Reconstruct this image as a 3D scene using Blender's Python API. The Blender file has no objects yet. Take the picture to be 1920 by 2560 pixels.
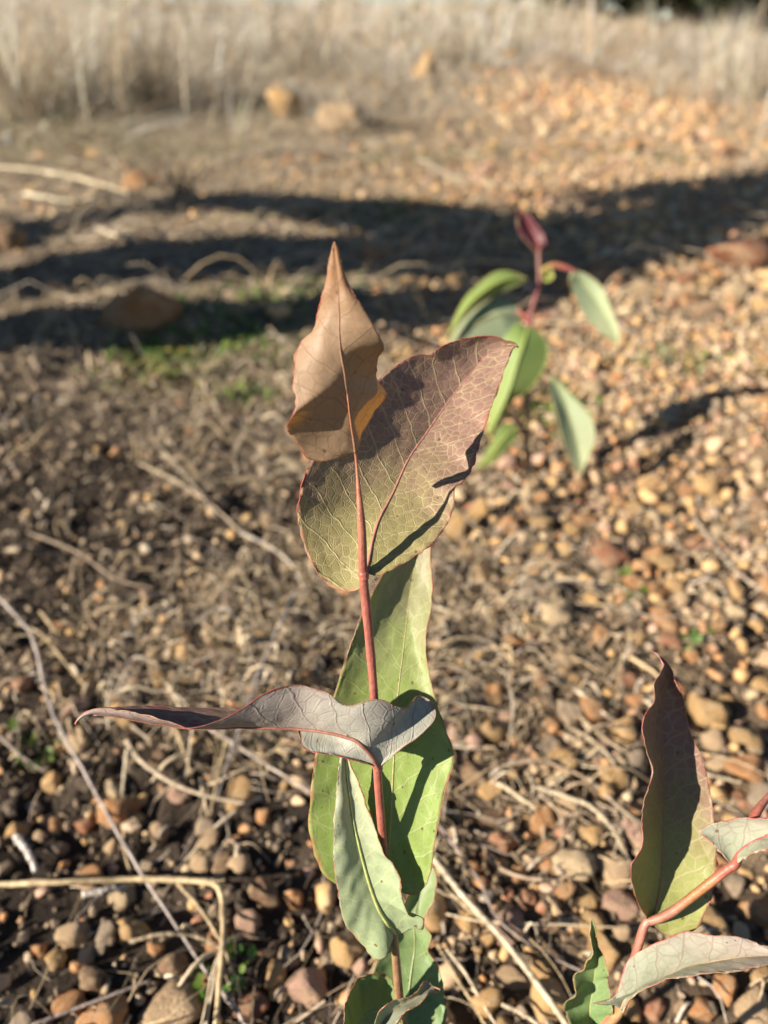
import bpy, math, random
import numpy as np
from mathutils import Vector, noise as mnoise

R = math.radians
rng = np.random.default_rng(11)
random.seed(11)
C = bpy.context.scene.collection
S = bpy.context.scene

# ------------------------------------------------------------------ camera
CAM_H, PITCH, F = 0.45, R(32.4), 1923.0          # height (m), downward tilt, focal length in photo pixels (1920x2560)
cam_d = bpy.data.cameras.new('camera')
cam = bpy.data.objects.new('camera', cam_d)
C.objects.link(cam)
cam.location = (0, 0, CAM_H)
cam.rotation_euler = (math.pi / 2 - PITCH, 0, 0)
cam_d.sensor_fit = 'VERTICAL'
cam_d.sensor_height = 34.6
cam_d.lens = 34.6 * F / 2560.0
cam_d.clip_start, cam_d.clip_end = 0.01, 600
cam_d.dof.use_dof = True
cam_d.dof.focus_distance = 0.262
cam_d.dof.aperture_fstop = cam_d.lens / 4.0       # 4 mm opening of a phone lens
S.camera = cam

# ------------------------------------------------------------------ light
SUN_AZ, SUN_EL = R(25.0), R(25.5)                # light travels to +x, turned 25 deg into the scene
L = Vector((math.cos(SUN_EL) * math.cos(SUN_AZ), math.cos(SUN_EL) * math.sin(SUN_AZ), -math.sin(SUN_EL)))
world = bpy.data.worlds.new('World')
S.world = world
world.use_nodes = True
wn = world.node_tree
bg = wn.nodes['Background']
sky = wn.nodes.new('ShaderNodeTexSky')
sky.sky_type = 'NISHITA'
sky.sun_disc = False
sky.sun_elevation = SUN_EL
sky.sun_rotation = math.atan2(-L.x, -L.y)
sky.air_density, sky.dust_density = 0.75, 0.1
sky.altitude = 300
wn.links.new(sky.outputs[0], bg.inputs[0])
bg.inputs[1].default_value = 0.05
sun_d = bpy.data.lights.new('sun', 'SUN')
sun_d.energy = 5.0
sun_d.angle = R(0.53)
sun_d.color = (1.0, 0.90, 0.775)
sun = bpy.data.objects.new('sun', sun_d)
sun.rotation_euler = L.to_track_quat('-Z', 'Y').to_euler()
sun.location = (-4, -2, 4)
C.objects.link(sun)
S.view_settings.view_transform = 'Standard'
S.view_settings.look = 'None'
S.view_settings.exposure = 0.95
S.view_settings.gamma = 1.0
S.cycles.max_bounces = 4
S.cycles.diffuse_bounces = 1
S.cycles.glossy_bounces = 2
S.cycles.transmission_bounces = 4

# ------------------------------------------------------------------ helpers: pixels to points
RIGHT = np.array([1.0, 0, 0])
FWD = np.array([0, math.cos(PITCH), -math.sin(PITCH)])
UP = np.array([0, math.sin(PITCH), math.cos(PITCH)])
CAMP = np.array([0, 0, CAM_H])
K = 1920 / 1659.0                                  # pixels of the reduced view used for measuring


def P(px, py, d):
    return CAMP + RIGHT * ((px - 960) / F * d) + UP * (-(py - 1280) / F * d) + FWD * d


# value noise on a lattice
_LAT = rng.random((256, 256))


def vn(x, y, seed=0):
    x = np.asarray(x, float) + seed * 17.31
    y = np.asarray(y, float) + seed * 9.77
    xi, yi = np.floor(x).astype(int), np.floor(y).astype(int)
    fx, fy = x - xi, y - yi
    fx, fy = fx * fx * (3 - 2 * fx), fy * fy * (3 - 2 * fy)
    g = lambda a, b: _LAT[a & 255, b & 255]
    return ((g(xi, yi) * (1 - fx) + g(xi + 1, yi) * fx) * (1 - fy) + (g(xi, yi + 1) * (1 - fx) + g(xi + 1, yi + 1) * fx) * fy) * 2 - 1


def terrain(x, y):
    x = np.asarray(x, float)
    y = np.asarray(y, float)
    d = np.hypot(x, y)
    near = np.exp(-np.maximum(d - 3, 0) / 3)
    h = 0.014 * vn(x * 2.7, y * 2.7, 1) + near * (0.007 * vn(x * 8, y * 8, 2) + 0.0080 * vn(x * 21, y * 21, 3) + 0.0050 * vn(x * 62, y * 62, 4) + 0.0018 * vn(x * 150, y * 150, 5))
    h = h + 0.035 * np.exp(-(((x + 0.42) / 0.45) ** 2 + ((y - 1.82) / 0.22) ** 2))
    h = h + 0.02 * np.exp(-(((x + 0.5) / 0.5) ** 2 + ((y - 1.35) / 0.12) ** 2))
    h = h + 0.12 * vn(x * 0.35, y * 0.35, 6) * np.clip((d - 3) / 6, 0, 1)
    bear = x / np.maximum(y, 0.5)
    t = np.clip((bear - 0.12) / 0.35, 0, 1)
    h = h + 0.036 * np.clip(d - 4.5, 0, 30) * (y > 0) * (1 - 0.92 * t * t * (3 - 2 * t))
    return h


def gp(px, py, off=0.0):
    """point where the ray through a photo pixel meets the ground raised by off"""
    dr = RIGHT * ((px - 960) / F) + UP * (-(py - 1280) / F) + FWD
    prev = 0.05
    t = 0.05
    while t < 16.0:
        p = CAMP + dr * t
        if p[2] < float(terrain(p[0], p[1])) + off:
            break
        prev = t
        t *= 1.06
    lo, hi = prev, t
    for _ in range(16):
        m = 0.5 * (lo + hi)
        p = CAMP + dr * m
        if p[2] < float(terrain(p[0], p[1])) + off:
            hi = m
        else:
            lo = m
    p = CAMP + dr * hi
    p[2] = float(terrain(p[0], p[1])) + off
    return p


def depth_of(p):
    return float(np.dot(np.asarray(p) - CAMP, FWD))


# ------------------------------------------------------------------ helpers: meshes
def mesh(name, verts, polys, mat=None, smooth=True, col=None, uvs=None, mats=None, midx=None):
    """verts Nx3; polys = list of arrays (m x k) of vertex ids"""
    me = bpy.data.meshes.new(name)
    verts = np.asarray(verts, np.float32)
    me.vertices.add(len(verts))
    me.vertices.foreach_set('co', verts.ravel())
    loops = np.concatenate([np.asarray(p).ravel() for p in polys]).astype(np.int32)
    tot = np.concatenate([np.full(len(p), np.asarray(p).shape[1]) for p in polys]).astype(np.int32)
    start = np.concatenate([[0], np.cumsum(tot)[:-1]]).astype(np.int32)
    me.loops.add(len(loops))
    me.loops.foreach_set('vertex_index', loops)
    me.polygons.add(len(tot))
    me.polygons.foreach_set('loop_start', start)
    me.polygons.foreach_set('loop_total', tot)
    me.polygons.foreach_set('use_smooth', np.full(len(tot), smooth))
    for m in (mats or ([mat] if mat else [])):
        me.materials.append(m)
    if midx is not None:
        me.polygons.foreach_set('material_index', np.asarray(midx, np.int32))
    if col is not None:
        a = me.color_attributes.new('Col', 'FLOAT_COLOR', 'POINT')
        c4 = np.ones((len(verts), 4), np.float32)
        c4[:, :3] = col
        a.data.foreach_set('color', c4.ravel())
    for un, uv in (uvs or {}).items():
        l = me.uv_layers.new(name=un)
        l.data.foreach_set('uv', np.asarray(uv, np.float32)[loops].ravel())
    me.update()
    me.validate()
    return me


def tag(o, label=None, cat=None, group=None, kind=None):
    if label:
        o['label'] = label
    if cat:
        o['category'] = cat
    if group:
        o['group'] = group
    if kind:
        o['kind'] = kind
    return o


def obj(name, me, parent=None):
    o = bpy.data.objects.new(name, me)
    C.objects.link(o)
    if parent:
        o.parent = parent
        o.matrix_parent_inverse = parent.matrix_basis.inverted()
    return o


def empty(name, loc):
    o = bpy.data.objects.new(name, None)
    o.empty_display_size = 0.02
    o.location = loc
    C.objects.link(o)
    return o


def spline(pts, n):
    """Catmull-Rom through pts (k x m), n samples evenly by arc length"""
    pts = np.asarray(pts, float)
    if len(pts) == 2:
        pts = np.array([pts[0], pts.mean(0), pts[1]])
    ext = np.vstack([2 * pts[0] - pts[1], pts, 2 * pts[-1] - pts[-2]])
    out = []
    m = 24
    t = np.linspace(0, 1, m, endpoint=False)[:, None]
    for i in range(1, len(ext) - 2):
        p0, p1, p2, p3 = ext[i - 1:i + 3]
        out.append(0.5 * ((2 * p1) + (p2 - p0) * t + (2 * p0 - 5 * p1 + 4 * p2 - p3) * t * t + (3 * p1 - p0 - 3 * p2 + p3) * t ** 3))
    out.append(pts[-1:])
    q = np.vstack(out)
    s = np.concatenate([[0], np.cumsum(np.linalg.norm(np.diff(q[:, :2], axis=0), axis=1))])
    s /= s[-1]
    u = np.linspace(0, 1, n)
    return np.stack([np.interp(u, s, q[:, k]) for k in range(q.shape[1])], 1)


def tube_arrays(pts, rad, sides=6, cap=True):
    """pts n x 3, rad n -> verts, quads, tris"""
    pts = np.asarray(pts, float)
    n = len(pts)
    t = np.gradient(pts, axis=0)
    t /= np.linalg.norm(t, axis=1)[:, None] + 1e-12
    ref = np.array([0.31, -0.52, 0.79])
    a = np.cross(t, ref)
    a /= np.linalg.norm(a, axis=1)[:, None] + 1e-12
    b = np.cross(t, a)
    th = np.linspace(0, 2 * math.pi, sides, endpoint=False)
    v = pts[:, None] + (a[:, None] * np.cos(th)[None, :, None] + b[:, None] * np.sin(th)[None, :, None]) * np.asarray(rad)[:, None, None]
    v = v.reshape(-1, 3)
    i = np.arange(n - 1)[:, None] * sides
    j = np.arange(sides)[None]
    jn = (j + 1) % sides
    q = np.stack([i + j, i + jn, i + sides + jn, i + sides + j], -1).reshape(-1, 4)
    tr = np.zeros((0, 3), int)
    if cap:
        v = np.vstack([v, pts[:1], pts[-1:]])
        k0, k1 = n * sides, n * sides + 1
        jj = np.arange(sides)
        tr = np.vstack([np.stack([np.full(sides, k0), (jj + 1) % sides, jj], 1),
                        np.stack([np.full(sides, k1), (n - 1) * sides + jj, (n - 1) * sides + (jj + 1) % sides], 1)])
    return v, q, tr


class Bag:
    """collects pieces of one mesh"""
    def __init__(self):
        self.v, self.q, self.t, self.c, self.n = [], [], [], [], 0

    def add(self, v, q=None, t=None, c=(1, 1, 1)):
        v = np.asarray(v)
        self.v.append(v)
        if q is not None and len(q):
            self.q.append(np.asarray(q) + self.n)
        if t is not None and len(t):
            self.t.append(np.asarray(t) + self.n)
        c = np.asarray(c, float)
        self.c.append(np.broadcast_to(c, (len(v), 3)) if c.ndim == 1 else c)
        self.n += len(v)

    def build(self, name, mat, smooth=True, org=None):
        v = np.vstack(self.v)
        if org is not None:
            v = v - np.asarray(org)
        polys = []
        if self.q:
            polys.append(np.vstack(self.q))
        if self.t:
            polys.append(np.vstack(self.t))
        return mesh(name, v, polys, mat, smooth, np.vstack(self.c))


# ------------------------------------------------------------------ materials
class NT:
    def __init__(self, name):
        self.m = bpy.data.materials.new(name)
        self.m.use_nodes = True
        self.t = self.m.node_tree
        self.b = self.t.nodes['Principled BSDF']
        self.out = self.t.nodes['Material Output']

    def n(self, typ, props=None, **ins):
        nd = self.t.nodes.new(typ)
        for k, v in (props or {}).items():
            setattr(nd, k, v)
        for k, v in ins.items():
            s = nd.inputs[int(k[1:])] if k[0] == 'i' and k[1:].isdigit() else nd.inputs[k.replace('_', ' ')]
            self.set(s, v)
        return nd

    def set(self, s, v):
        if isinstance(v, bpy.types.NodeSocket):
            self.t.links.new(v, s)
        elif isinstance(v, bpy.types.Node):
            self.t.links.new(v.outputs[0], s)
        elif isinstance(v, (tuple, list)) and len(v) == 3 and s.type == 'RGBA':
            s.default_value = (*v, 1)
        else:
            s.default_value = v

    def math(self, op, a, b=None, c=None):
        nd = self.t.nodes.new('ShaderNodeMath')
        nd.operation = op
        for i, v in enumerate((a, b, c)):
            if v is not None:
                self.set(nd.inputs[i], v)
        return nd.outputs[0]

    def mix(self, f, a, b, blend='MIX'):
        nd = self.t.nodes.new('ShaderNodeMix')
        nd.data_type = 'RGBA'
        nd.blend_type = blend
        self.set(nd.inputs['Factor'], f)
        self.set(nd.inputs[6], a)
        self.set(nd.inputs[7], b)
        return nd.outputs[2]

    def step(self, x, lo, hi, a=0.0, b=1.0):
        nd = self.t.nodes.new('ShaderNodeMapRange')
        nd.interpolation_type = 'SMOOTHSTEP'
        for i, v in enumerate((x, lo, hi, a, b)):
            self.set(nd.inputs[i], v)
        return nd.outputs[0]

    def noise(self, vec, scale, detail=3, rough=0.55, out='Fac'):
        nd = self.n('ShaderNodeTexNoise', None, Scale=scale, Detail=detail, Roughness=rough)
        if vec is not None:
            self.set(nd.inputs['Vector'], vec)
        return nd.outputs[out]

    def bump(self, h, strength, dist):
        nd = self.n('ShaderNodeBump', None, Strength=strength, Distance=dist, Height=h)
        self.set(self.b.inputs['Normal'], nd.outputs[0])
        return nd.outputs[0]


def stone_mat(name, per_object):
    m = NT(name)
    if per_object:
        col = m.n('ShaderNodeObjectInfo').outputs['Color']
        co = m.n('ShaderNodeTexCoord').outputs['Object']
        rnd = m.n('ShaderNodeObjectInfo').outputs['Random']
        co = m.n('ShaderNodeVectorMath', {'operation': 'ADD'}, i0=co, i1=m.n('ShaderNodeCombineXYZ', None, X=m.math('MULTIPLY', rnd, 40.0), Y=m.math('MULTIPLY', rnd, 13.0)).outputs[0]).outputs[0]
        k = 1.0
    else:
        col = m.n('ShaderNodeAttribute', {'attribute_name': 'Col'}).outputs['Color']
        co = m.n('ShaderNodeTexCoord').outputs['Object']
        k = 90.0
    a = m.noise(co, 1.6 * k, 1, 0.6)
    b = m.noise(co, 7.0 * k, 3, 0.7)
    c = b if not per_object else m.noise(co, 22.0 * k, 1, 0.6)
    v = m.mix(m.step(a, 0.35, 0.7), col, m.mix(0.55, col, (0.62, 0.46, 0.28), 'MIX'))
    v = m.mix(m.step(b, 0.52, 0.72, 0, 0.55), v, m.mix(1.0, v, (0.42, 0.30, 0.22), 'MULTIPLY'))
    v = m.mix(m.step(c, 0.6, 0.75, 0, 0.4), v, (0.12, 0.08, 0.055))
    m.set(m.b.inputs['Base Color'], v)
    m.b.inputs['Roughness'].default_value = 0.85
    m.b.inputs['Specular IOR Level'].default_value = 0.2
    hh = m.math('ADD', m.math('MULTIPLY', b, 0.7), m.math('MULTIPLY', c, 0.4))
    m.bump(hh, 0.6, 0.12 if per_object else 0.0012)
    return m.m


def attr_mat(name, rough=0.8, mottling=0.35, scale=300.0, spec=0.2, trans=0.0, streak=None):
    m = NT(name)
    col = m.n('ShaderNodeAttribute', {'attribute_name': 'Col'}).outputs['Color']
    co = m.n('ShaderNodeTexCoord').outputs['Object']
    nz = m.noise(co, scale, 3, 0.6)
    v = m.mix(m.step(nz, 0.35, 0.7, 0, mottling * 2), col, m.mix(1.0, col, (0.45, 0.40, 0.36), 'MULTIPLY'))
    m.set(m.b.inputs['Base Color'], v)
    m.b.inputs['Roughness'].default_value = rough
    m.b.inputs['Specular IOR Level'].default_value = spec
    m.bump(nz, 0.4, 0.3 / scale)
    if trans:
        tr = m.n('ShaderNodeBsdfTranslucent', None, Color=v)
        mx = m.n('ShaderNodeMixShader', None, i0=trans, i1=m.b.outputs[0], i2=tr.outputs[0])
        m.set(m.out.inputs[0], mx.outputs[0])
    return m.m


def leaf_mat(name, base, tip, vein, trans_col, trans=0.3, vein_f=0.5, relief=1.0, rough=0.48, red_edge=(0.35, 0.07, 0.06), cell=3.0, grad=(0.1, 0.85), fine=0.35):
    m = NT(name)
    uvm = m.n('ShaderNodeUVMap', {'uv_map': 'metric'}).outputs[0]
    uvn = m.n('ShaderNodeUVMap', {'uv_map': 'norm'}).outputs[0]
    nz = m.noise(uvm, 1.1, 2, 0.5, 'Color')
    off = m.n('ShaderNodeVectorMath', {'operation': 'SUBTRACT'}, i0=nz, i1=(0.5, 0.5, 0.5)).outputs[0]
    off = m.n('ShaderNodeVectorMath', {'operation': 'SCALE'}, i0=off, Scale=0.35).outputs[0]
    co = m.n('ShaderNodeVectorMath', {'operation': 'ADD'}, i0=uvm, i1=off).outputs[0]
    sx = m.n('ShaderNodeSeparateXYZ', None, Vector=co)
    sn = m.n('ShaderNodeSeparateXYZ', None, Vector=uvn)
    ax = m.math('ABSOLUTE', sx.outputs[0])
    w = m.math('SUBTRACT', sx.outputs[1], m.math('MULTIPLY', ax, 0.95))
    w = m.math('ADD', w, m.math('MULTIPLY', m.math('MULTIPLY', ax, ax), 0.10))
    w = m.math('ADD', w, m.math('MULTIPLY', m.math('GREATER_THAN', sx.outputs[0], 0.0), 0.41))
    fr = m.math('FRACT', m.math('DIVIDE', w, 1.05))
    dist = m.math('ABSOLUTE', m.math('SUBTRACT', fr, 0.5))
    m1 = m.step(dist, 0.0, 0.055, 1.0, 0.0)
    v1 = m.n('ShaderNodeTexVoronoi', {'feature': 'DISTANCE_TO_EDGE', 'voronoi_dimensions': '2D'}, Vector=co, Scale=cell, Randomness=0.95)
    m2 = m.step(v1.outputs[0], 0.0, 0.15, 1.0, 0.0)
    v2 = m.n('ShaderNodeTexVoronoi', {'feature': 'DISTANCE_TO_EDGE', 'voronoi_dimensions': '2D'}, Vector=co, Scale=cell * 2.7, Randomness=1.0)
    m3 = m.step(v2.outputs[0], 0.0, 0.2, 1.0, 0.0)
    patch = m.step(m.noise(uvm, 0.9, 2), 0.38, 0.62, 0.55, 1.0)
    m2 = m.math('MULTIPLY', m2, patch)
    m3 = m.math('MULTIPLY', m3, patch)
    veins = m.math('MAXIMUM', m1, m.math('MAXIMUM', m.math('MULTIPLY', m2, 0.7), m.math('MULTIPLY', m3, fine)))
    big = m.noise(uvm, 0.7, 4, 0.6)
    s = m.math('ADD', sn.outputs[1], m.math('MULTIPLY', m.math('SUBTRACT', big, 0.5), 0.55))
    blade = m.mix(m.step(s, grad[0], grad[1]), base, tip)
    sp = m.noise(uvm, 9.0, 3, 0.7)
    blade = m.mix(m.step(sp, 0.45, 0.75, 0, 0.35), blade, m.mix(1.0, blade, (0.62, 0.55, 0.5), 'MULTIPLY'))
    blot = m.noise(uvm, 2.3, 5, 0.7)
    blade = m.mix(m.step(blot, 0.66, 0.74, 0, 0.45), blade, m.mix(0.6, blade, (0.22, 0.09, 0.05)))
    v = m.mix(m.math('MULTIPLY', veins, vein_f), blade, vein)
    spk = m.n('ShaderNodeTexVoronoi', {'voronoi_dimensions': '2D'}, Vector=uvm, Scale=1.6, Randomness=1.0)
    rnd = m.n('ShaderNodeSeparateColor', None, Color=spk.outputs['Color'])
    lim = m.math('MULTIPLY', m.math('POWER', rnd.outputs[0], 4.0), 0.11)
    spot = m.math('LESS_THAN', spk.outputs['Distance'], lim)
    v = m.mix(m.math('MULTIPLY', spot, 0.75), v, (0.13, 0.06, 0.035))
    dust = m.step(m.noise(uvm, 26.0, 2, 0.7), 0.62, 0.78, 0, 0.35)
    v = m.mix(dust, v, m.mix(0.6, v, (0.55, 0.45, 0.33)))
    edge = m.step(m.math('ABSOLUTE', m.math('SUBTRACT', sn.outputs[0], 0.5)), 0.465, 0.5)
    v = m.mix(m.math('MULTIPLY', m.math('MULTIPLY', edge, 0.7), m.step(m.noise(uvm, 1.7, 2), 0.35, 0.65)), v, red_edge)
    m.set(m.b.inputs['Base Color'], v)
    m.b.inputs['Roughness'].default_value = rough
    m.b.inputs['Specular IOR Level'].default_value = 0.35
    dome = m.math('ADD', m.math('MULTIPLY', m.step(v1.outputs[0], 0.0, 0.28), 0.9), m.math('MULTIPLY', m.step(v2.outputs[0], 0.0, 0.22), 0.35))
    hgt = m.math('ADD', m.math('MULTIPLY', veins, 0.9), m.math('MULTIPLY', dome, 0.45))
    hgt = m.math('ADD', hgt, m.math('MULTIPLY', sp, 0.35))
    nrm = m.bump(hgt, 0.75 * min(relief, 1.3), 0.00022 * relief)
    tr = m.n('ShaderNodeBsdfTranslucent', None, Color=m.mix(m.math('MULTIPLY', veins, 0.5), trans_col, m.mix(1.0, trans_col, (0.5, 0.4, 0.3), 'MULTIPLY')), Normal=nrm)
    mx = m.n('ShaderNodeMixShader', None, i0=trans, i1=m.b.outputs[0], i2=tr.outputs[0])
    m.set(m.out.inputs[0], mx.outputs[0])
    return m.m


M_PEB = stone_mat('pebble', True)
M_GRAV = stone_mat('gravel', False)
def plain_mat(name, rough=0.95):
    m = NT(name)
    m.set(m.b.inputs['Base Color'], m.n('ShaderNodeAttribute', {'attribute_name': 'Col'}).outputs['Color'])
    m.b.inputs['Roughness'].default_value = rough
    m.b.inputs['Specular IOR Level'].default_value = 0.1
    return m.m


M_CRUMB = plain_mat('soil_crumb')
M_STRAW = attr_mat('dry_straw', 0.6, 0.3, 260, 0.3)
M_BLADE = attr_mat('dry_grass_blade', 0.65, 0.2, 60, 0.25, 0.3)
M_STEM = attr_mat('plant_stem', 0.42, 0.18, 420, 0.45)
M_GREEN = attr_mat('green_weed', 0.5, 0.2, 300, 0.3, 0.35)
M_CROWN = attr_mat('tree_foliage', 0.55, 0.3, 20, 0.3, 0.25)
M_BARK = attr_mat('tree_bark', 0.9, 0.4, 40, 0.1)


def ground_mat():
    m = NT('ground_soil')
    co = m.n('ShaderNodeTexCoord').outputs['Object']
    sx = m.n('ShaderNodeSeparateXYZ', None, Vector=co)
    big = m.noise(co, 2.2, 4, 0.6)
    mid = m.noise(co, 14, 5, 0.65)
    fin = m.noise(co, 120, 4, 0.7)
    # right-hand side and the track behind: ochre gravel soil; left: grey-brown humus
    side = m.math('ADD', sx.outputs[0], m.math('MULTIPLY', m.math('SUBTRACT', big, 0.5), 0.8))
    f = m.step(side, -0.15, 0.45)
    humus = m.mix(m.step(mid, 0.35, 0.7), (0.032, 0.025, 0.02), (0.095, 0.072, 0.052))
    humus = m.mix(m.step(sx.outputs[1], 0.7, 1.5), humus, m.mix(m.step(mid, 0.3, 0.7), (0.12, 0.093, 0.068), (0.40, 0.315, 0.225)))
    ochre = m.mix(m.step(mid, 0.35, 0.7), (0.10, 0.07, 0.045), (0.28, 0.20, 0.125))
    v = m.mix(f, humus, ochre)
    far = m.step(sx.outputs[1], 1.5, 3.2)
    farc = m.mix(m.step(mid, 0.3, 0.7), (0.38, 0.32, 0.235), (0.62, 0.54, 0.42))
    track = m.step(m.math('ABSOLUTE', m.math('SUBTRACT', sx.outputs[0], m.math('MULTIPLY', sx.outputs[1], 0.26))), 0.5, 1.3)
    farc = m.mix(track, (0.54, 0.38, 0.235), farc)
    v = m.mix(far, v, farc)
    v = m.mix(m.step(fin, 0.5, 0.75, 0, 0.6), v, m.mix(1.0, v, (0.4, 0.36, 0.33), 'MULTIPLY'))
    m.set(m.b.inputs['Base Color'], v)
    m.b.inputs['Roughness'].default_value = 0.95
    m.b.inputs['Specular IOR Level'].default_value = 0.1
    m.bump(m.math('ADD', fin, m.math('MULTIPLY', m.noise(co, 420, 3, 0.6), 0.5)), 0.9, 0.003)
    return m.m


# ------------------------------------------------------------------ ground
def axis(lo, hi, step, fine_lo, fine_hi, grow=1.07):
    a = list(np.arange(fine_lo, fine_hi, step))
    s, x = step, a[-1]
    while x < hi:
        s *= grow
        x += s
        a.append(x)
    s, x = step, a[0]
    left = []
    while x > lo:
        s *= grow
        x -= s
        left.append(x)
    return np.array(left[::-1] + a)


gx = axis(-160, 160, 0.0095, -0.75, 0.85)
gy = axis(-20, 260, 0.0095, 0.08, 1.75, 1.05)
X, Y = np.meshgrid(gx, gy)
Zg = terrain(X, Y)
nx, ny = len(gx), len(gy)
i = (np.arange(ny - 1)[:, None] * nx + np.arange(nx - 1)[None])
quads = np.stack([i, i + 1, i + nx + 1, i + nx], -1).reshape(-1, 4)
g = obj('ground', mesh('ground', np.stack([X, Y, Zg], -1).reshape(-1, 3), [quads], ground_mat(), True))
tag(g, 'brown gravelly soil sloping away under the seedlings', 'ground', kind='structure')


# ------------------------------------------------------------------ stones
def ico(sub):
    import bmesh
    bm = bmesh.new()
    bmesh.ops.create_icosphere(bm, subdivisions=sub, radius=1.0)
    v = np.array([w.co[:] for w in bm.verts])
    f = np.array([[w.index for w in p.verts] for p in bm.faces])
    bm.free()
    return v, f


def lump(v, seed, amp, rough, flat, hard=0.75):
    out = []
    rs = np.random.default_rng(seed)
    o = Vector(rs.random(3) * 50)
    planes = []
    for _ in range(rs.integers(4, 9)):
        d = Vector(rs.normal(size=3)).normalized()
        planes.append((d, rs.uniform(0.45, 0.9)))
    for p in v:
        q = Vector(p)
        r = 1 + amp * mnoise.noise(q * 1.1 + o) + rough * mnoise.noise(q * 3.1 + o) + rough * 0.5 * mnoise.noise(q * 7 + o)
        q = q * r
        for d, k in planes:                    # softly worn facets
            e = q.dot(d) - k
            if e > 0:
                q = q - d * e * hard
        out.append(q[:])
    out = np.array(out)
    out[:, 2] *= flat
    return out


I1, I2, I3, I0 = ico(2), ico(3), ico(4), ico(1)
PEB_MESH = []
for k in range(14):
    v = lump(I2[0], 100 + k, 0.5, 0.2, random.uniform(0.72, 1.0), (0.6, 0.8, 0.95)[k % 3])
    PEB_MESH.append(mesh('pebble_shape', v, [I2[1]], M_PEB, True))
GRV = [lump(I1[0], 300 + k, 0.55, 0.3, random.uniform(0.6, 1.0), (0.6, 0.95)[k % 2]) for k in range(16)]
CRB = [lump(I0[0], 500 + k, 0.5, 0.35, random.uniform(0.6, 1.0)) for k in range(16)]

STONE_COLS = {'ochre': (0.66, 0.41, 0.175), 'tan': (0.60, 0.42, 0.25), 'orange': (0.60, 0.295, 0.125), 'reddish': (0.42, 0.185, 0.105),
              'pale': (0.70, 0.53, 0.32), 'brown': (0.30, 0.185, 0.11), 'grey-brown': (0.40, 0.31, 0.225), 'pinkish': (0.60, 0.37, 0.27)}


def rot_mats(n, tilt=0.5):
    a = rng.random(n) * 2 * math.pi
    b = rng.normal(0, tilt, n)
    c = rng.normal(0, tilt, n)
    ca, sa, cb, sb, cc, sc = np.cos(a), np.sin(a), np.cos(b), np.sin(b), np.cos(c), np.sin(c)
    z, o = np.zeros(n), np.ones(n)
    Rz = np.stack([ca, -sa, z, sa, ca, z, z, z, o], -1).reshape(n, 3, 3)
    Rx = np.stack([o, z, z, z, cb, -sb, z, sb, cb], -1).reshape(n, 3, 3)
    Ry = np.stack([cc, z, sc, z, o, z, -sc, z, cc], -1).reshape(n, 3, 3)
    return Rz @ Rx @ Ry


def scatter(bag, pos, rad, variants, faces, cols, squash=(0.75, 1.35), tilt=0.5):
    n = len(pos)
    Rm = rot_mats(n, tilt)
    sc = np.stack([rng.uniform(*squash, n), rng.uniform(0.75, 1.05, n), rng.uniform(0.7, 1.0, n)], 1) * rad[:, None]
    which = rng.integers(0, len(variants), n)
    for k, v in enumerate(variants):
        idx = np.where(which == k)[0]
        if not len(idx):
            continue
        p = np.einsum('nij,nvj->nvi', Rm[idx], v[None] * sc[idx][:, None]) + pos[idx][:, None]
        nv = len(v)
        f = faces[None] + (np.arange(len(idx)) * nv)[:, None, None]
        bag.add(p.reshape(-1, 3), None, f.reshape(-1, 3), np.repeat(cols[idx], nv, 0))


# hand-placed stones: (x, y, half width, half height) in pixels of the photo, colour, label
FEAT = []


def feat(ox, oy, sc, lst):
    for x, y, rx, ry, col, lab in lst:
        FEAT.append((ox + x / sc, oy + y / sc, rx / sc, ry / sc, col, lab))


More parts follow.
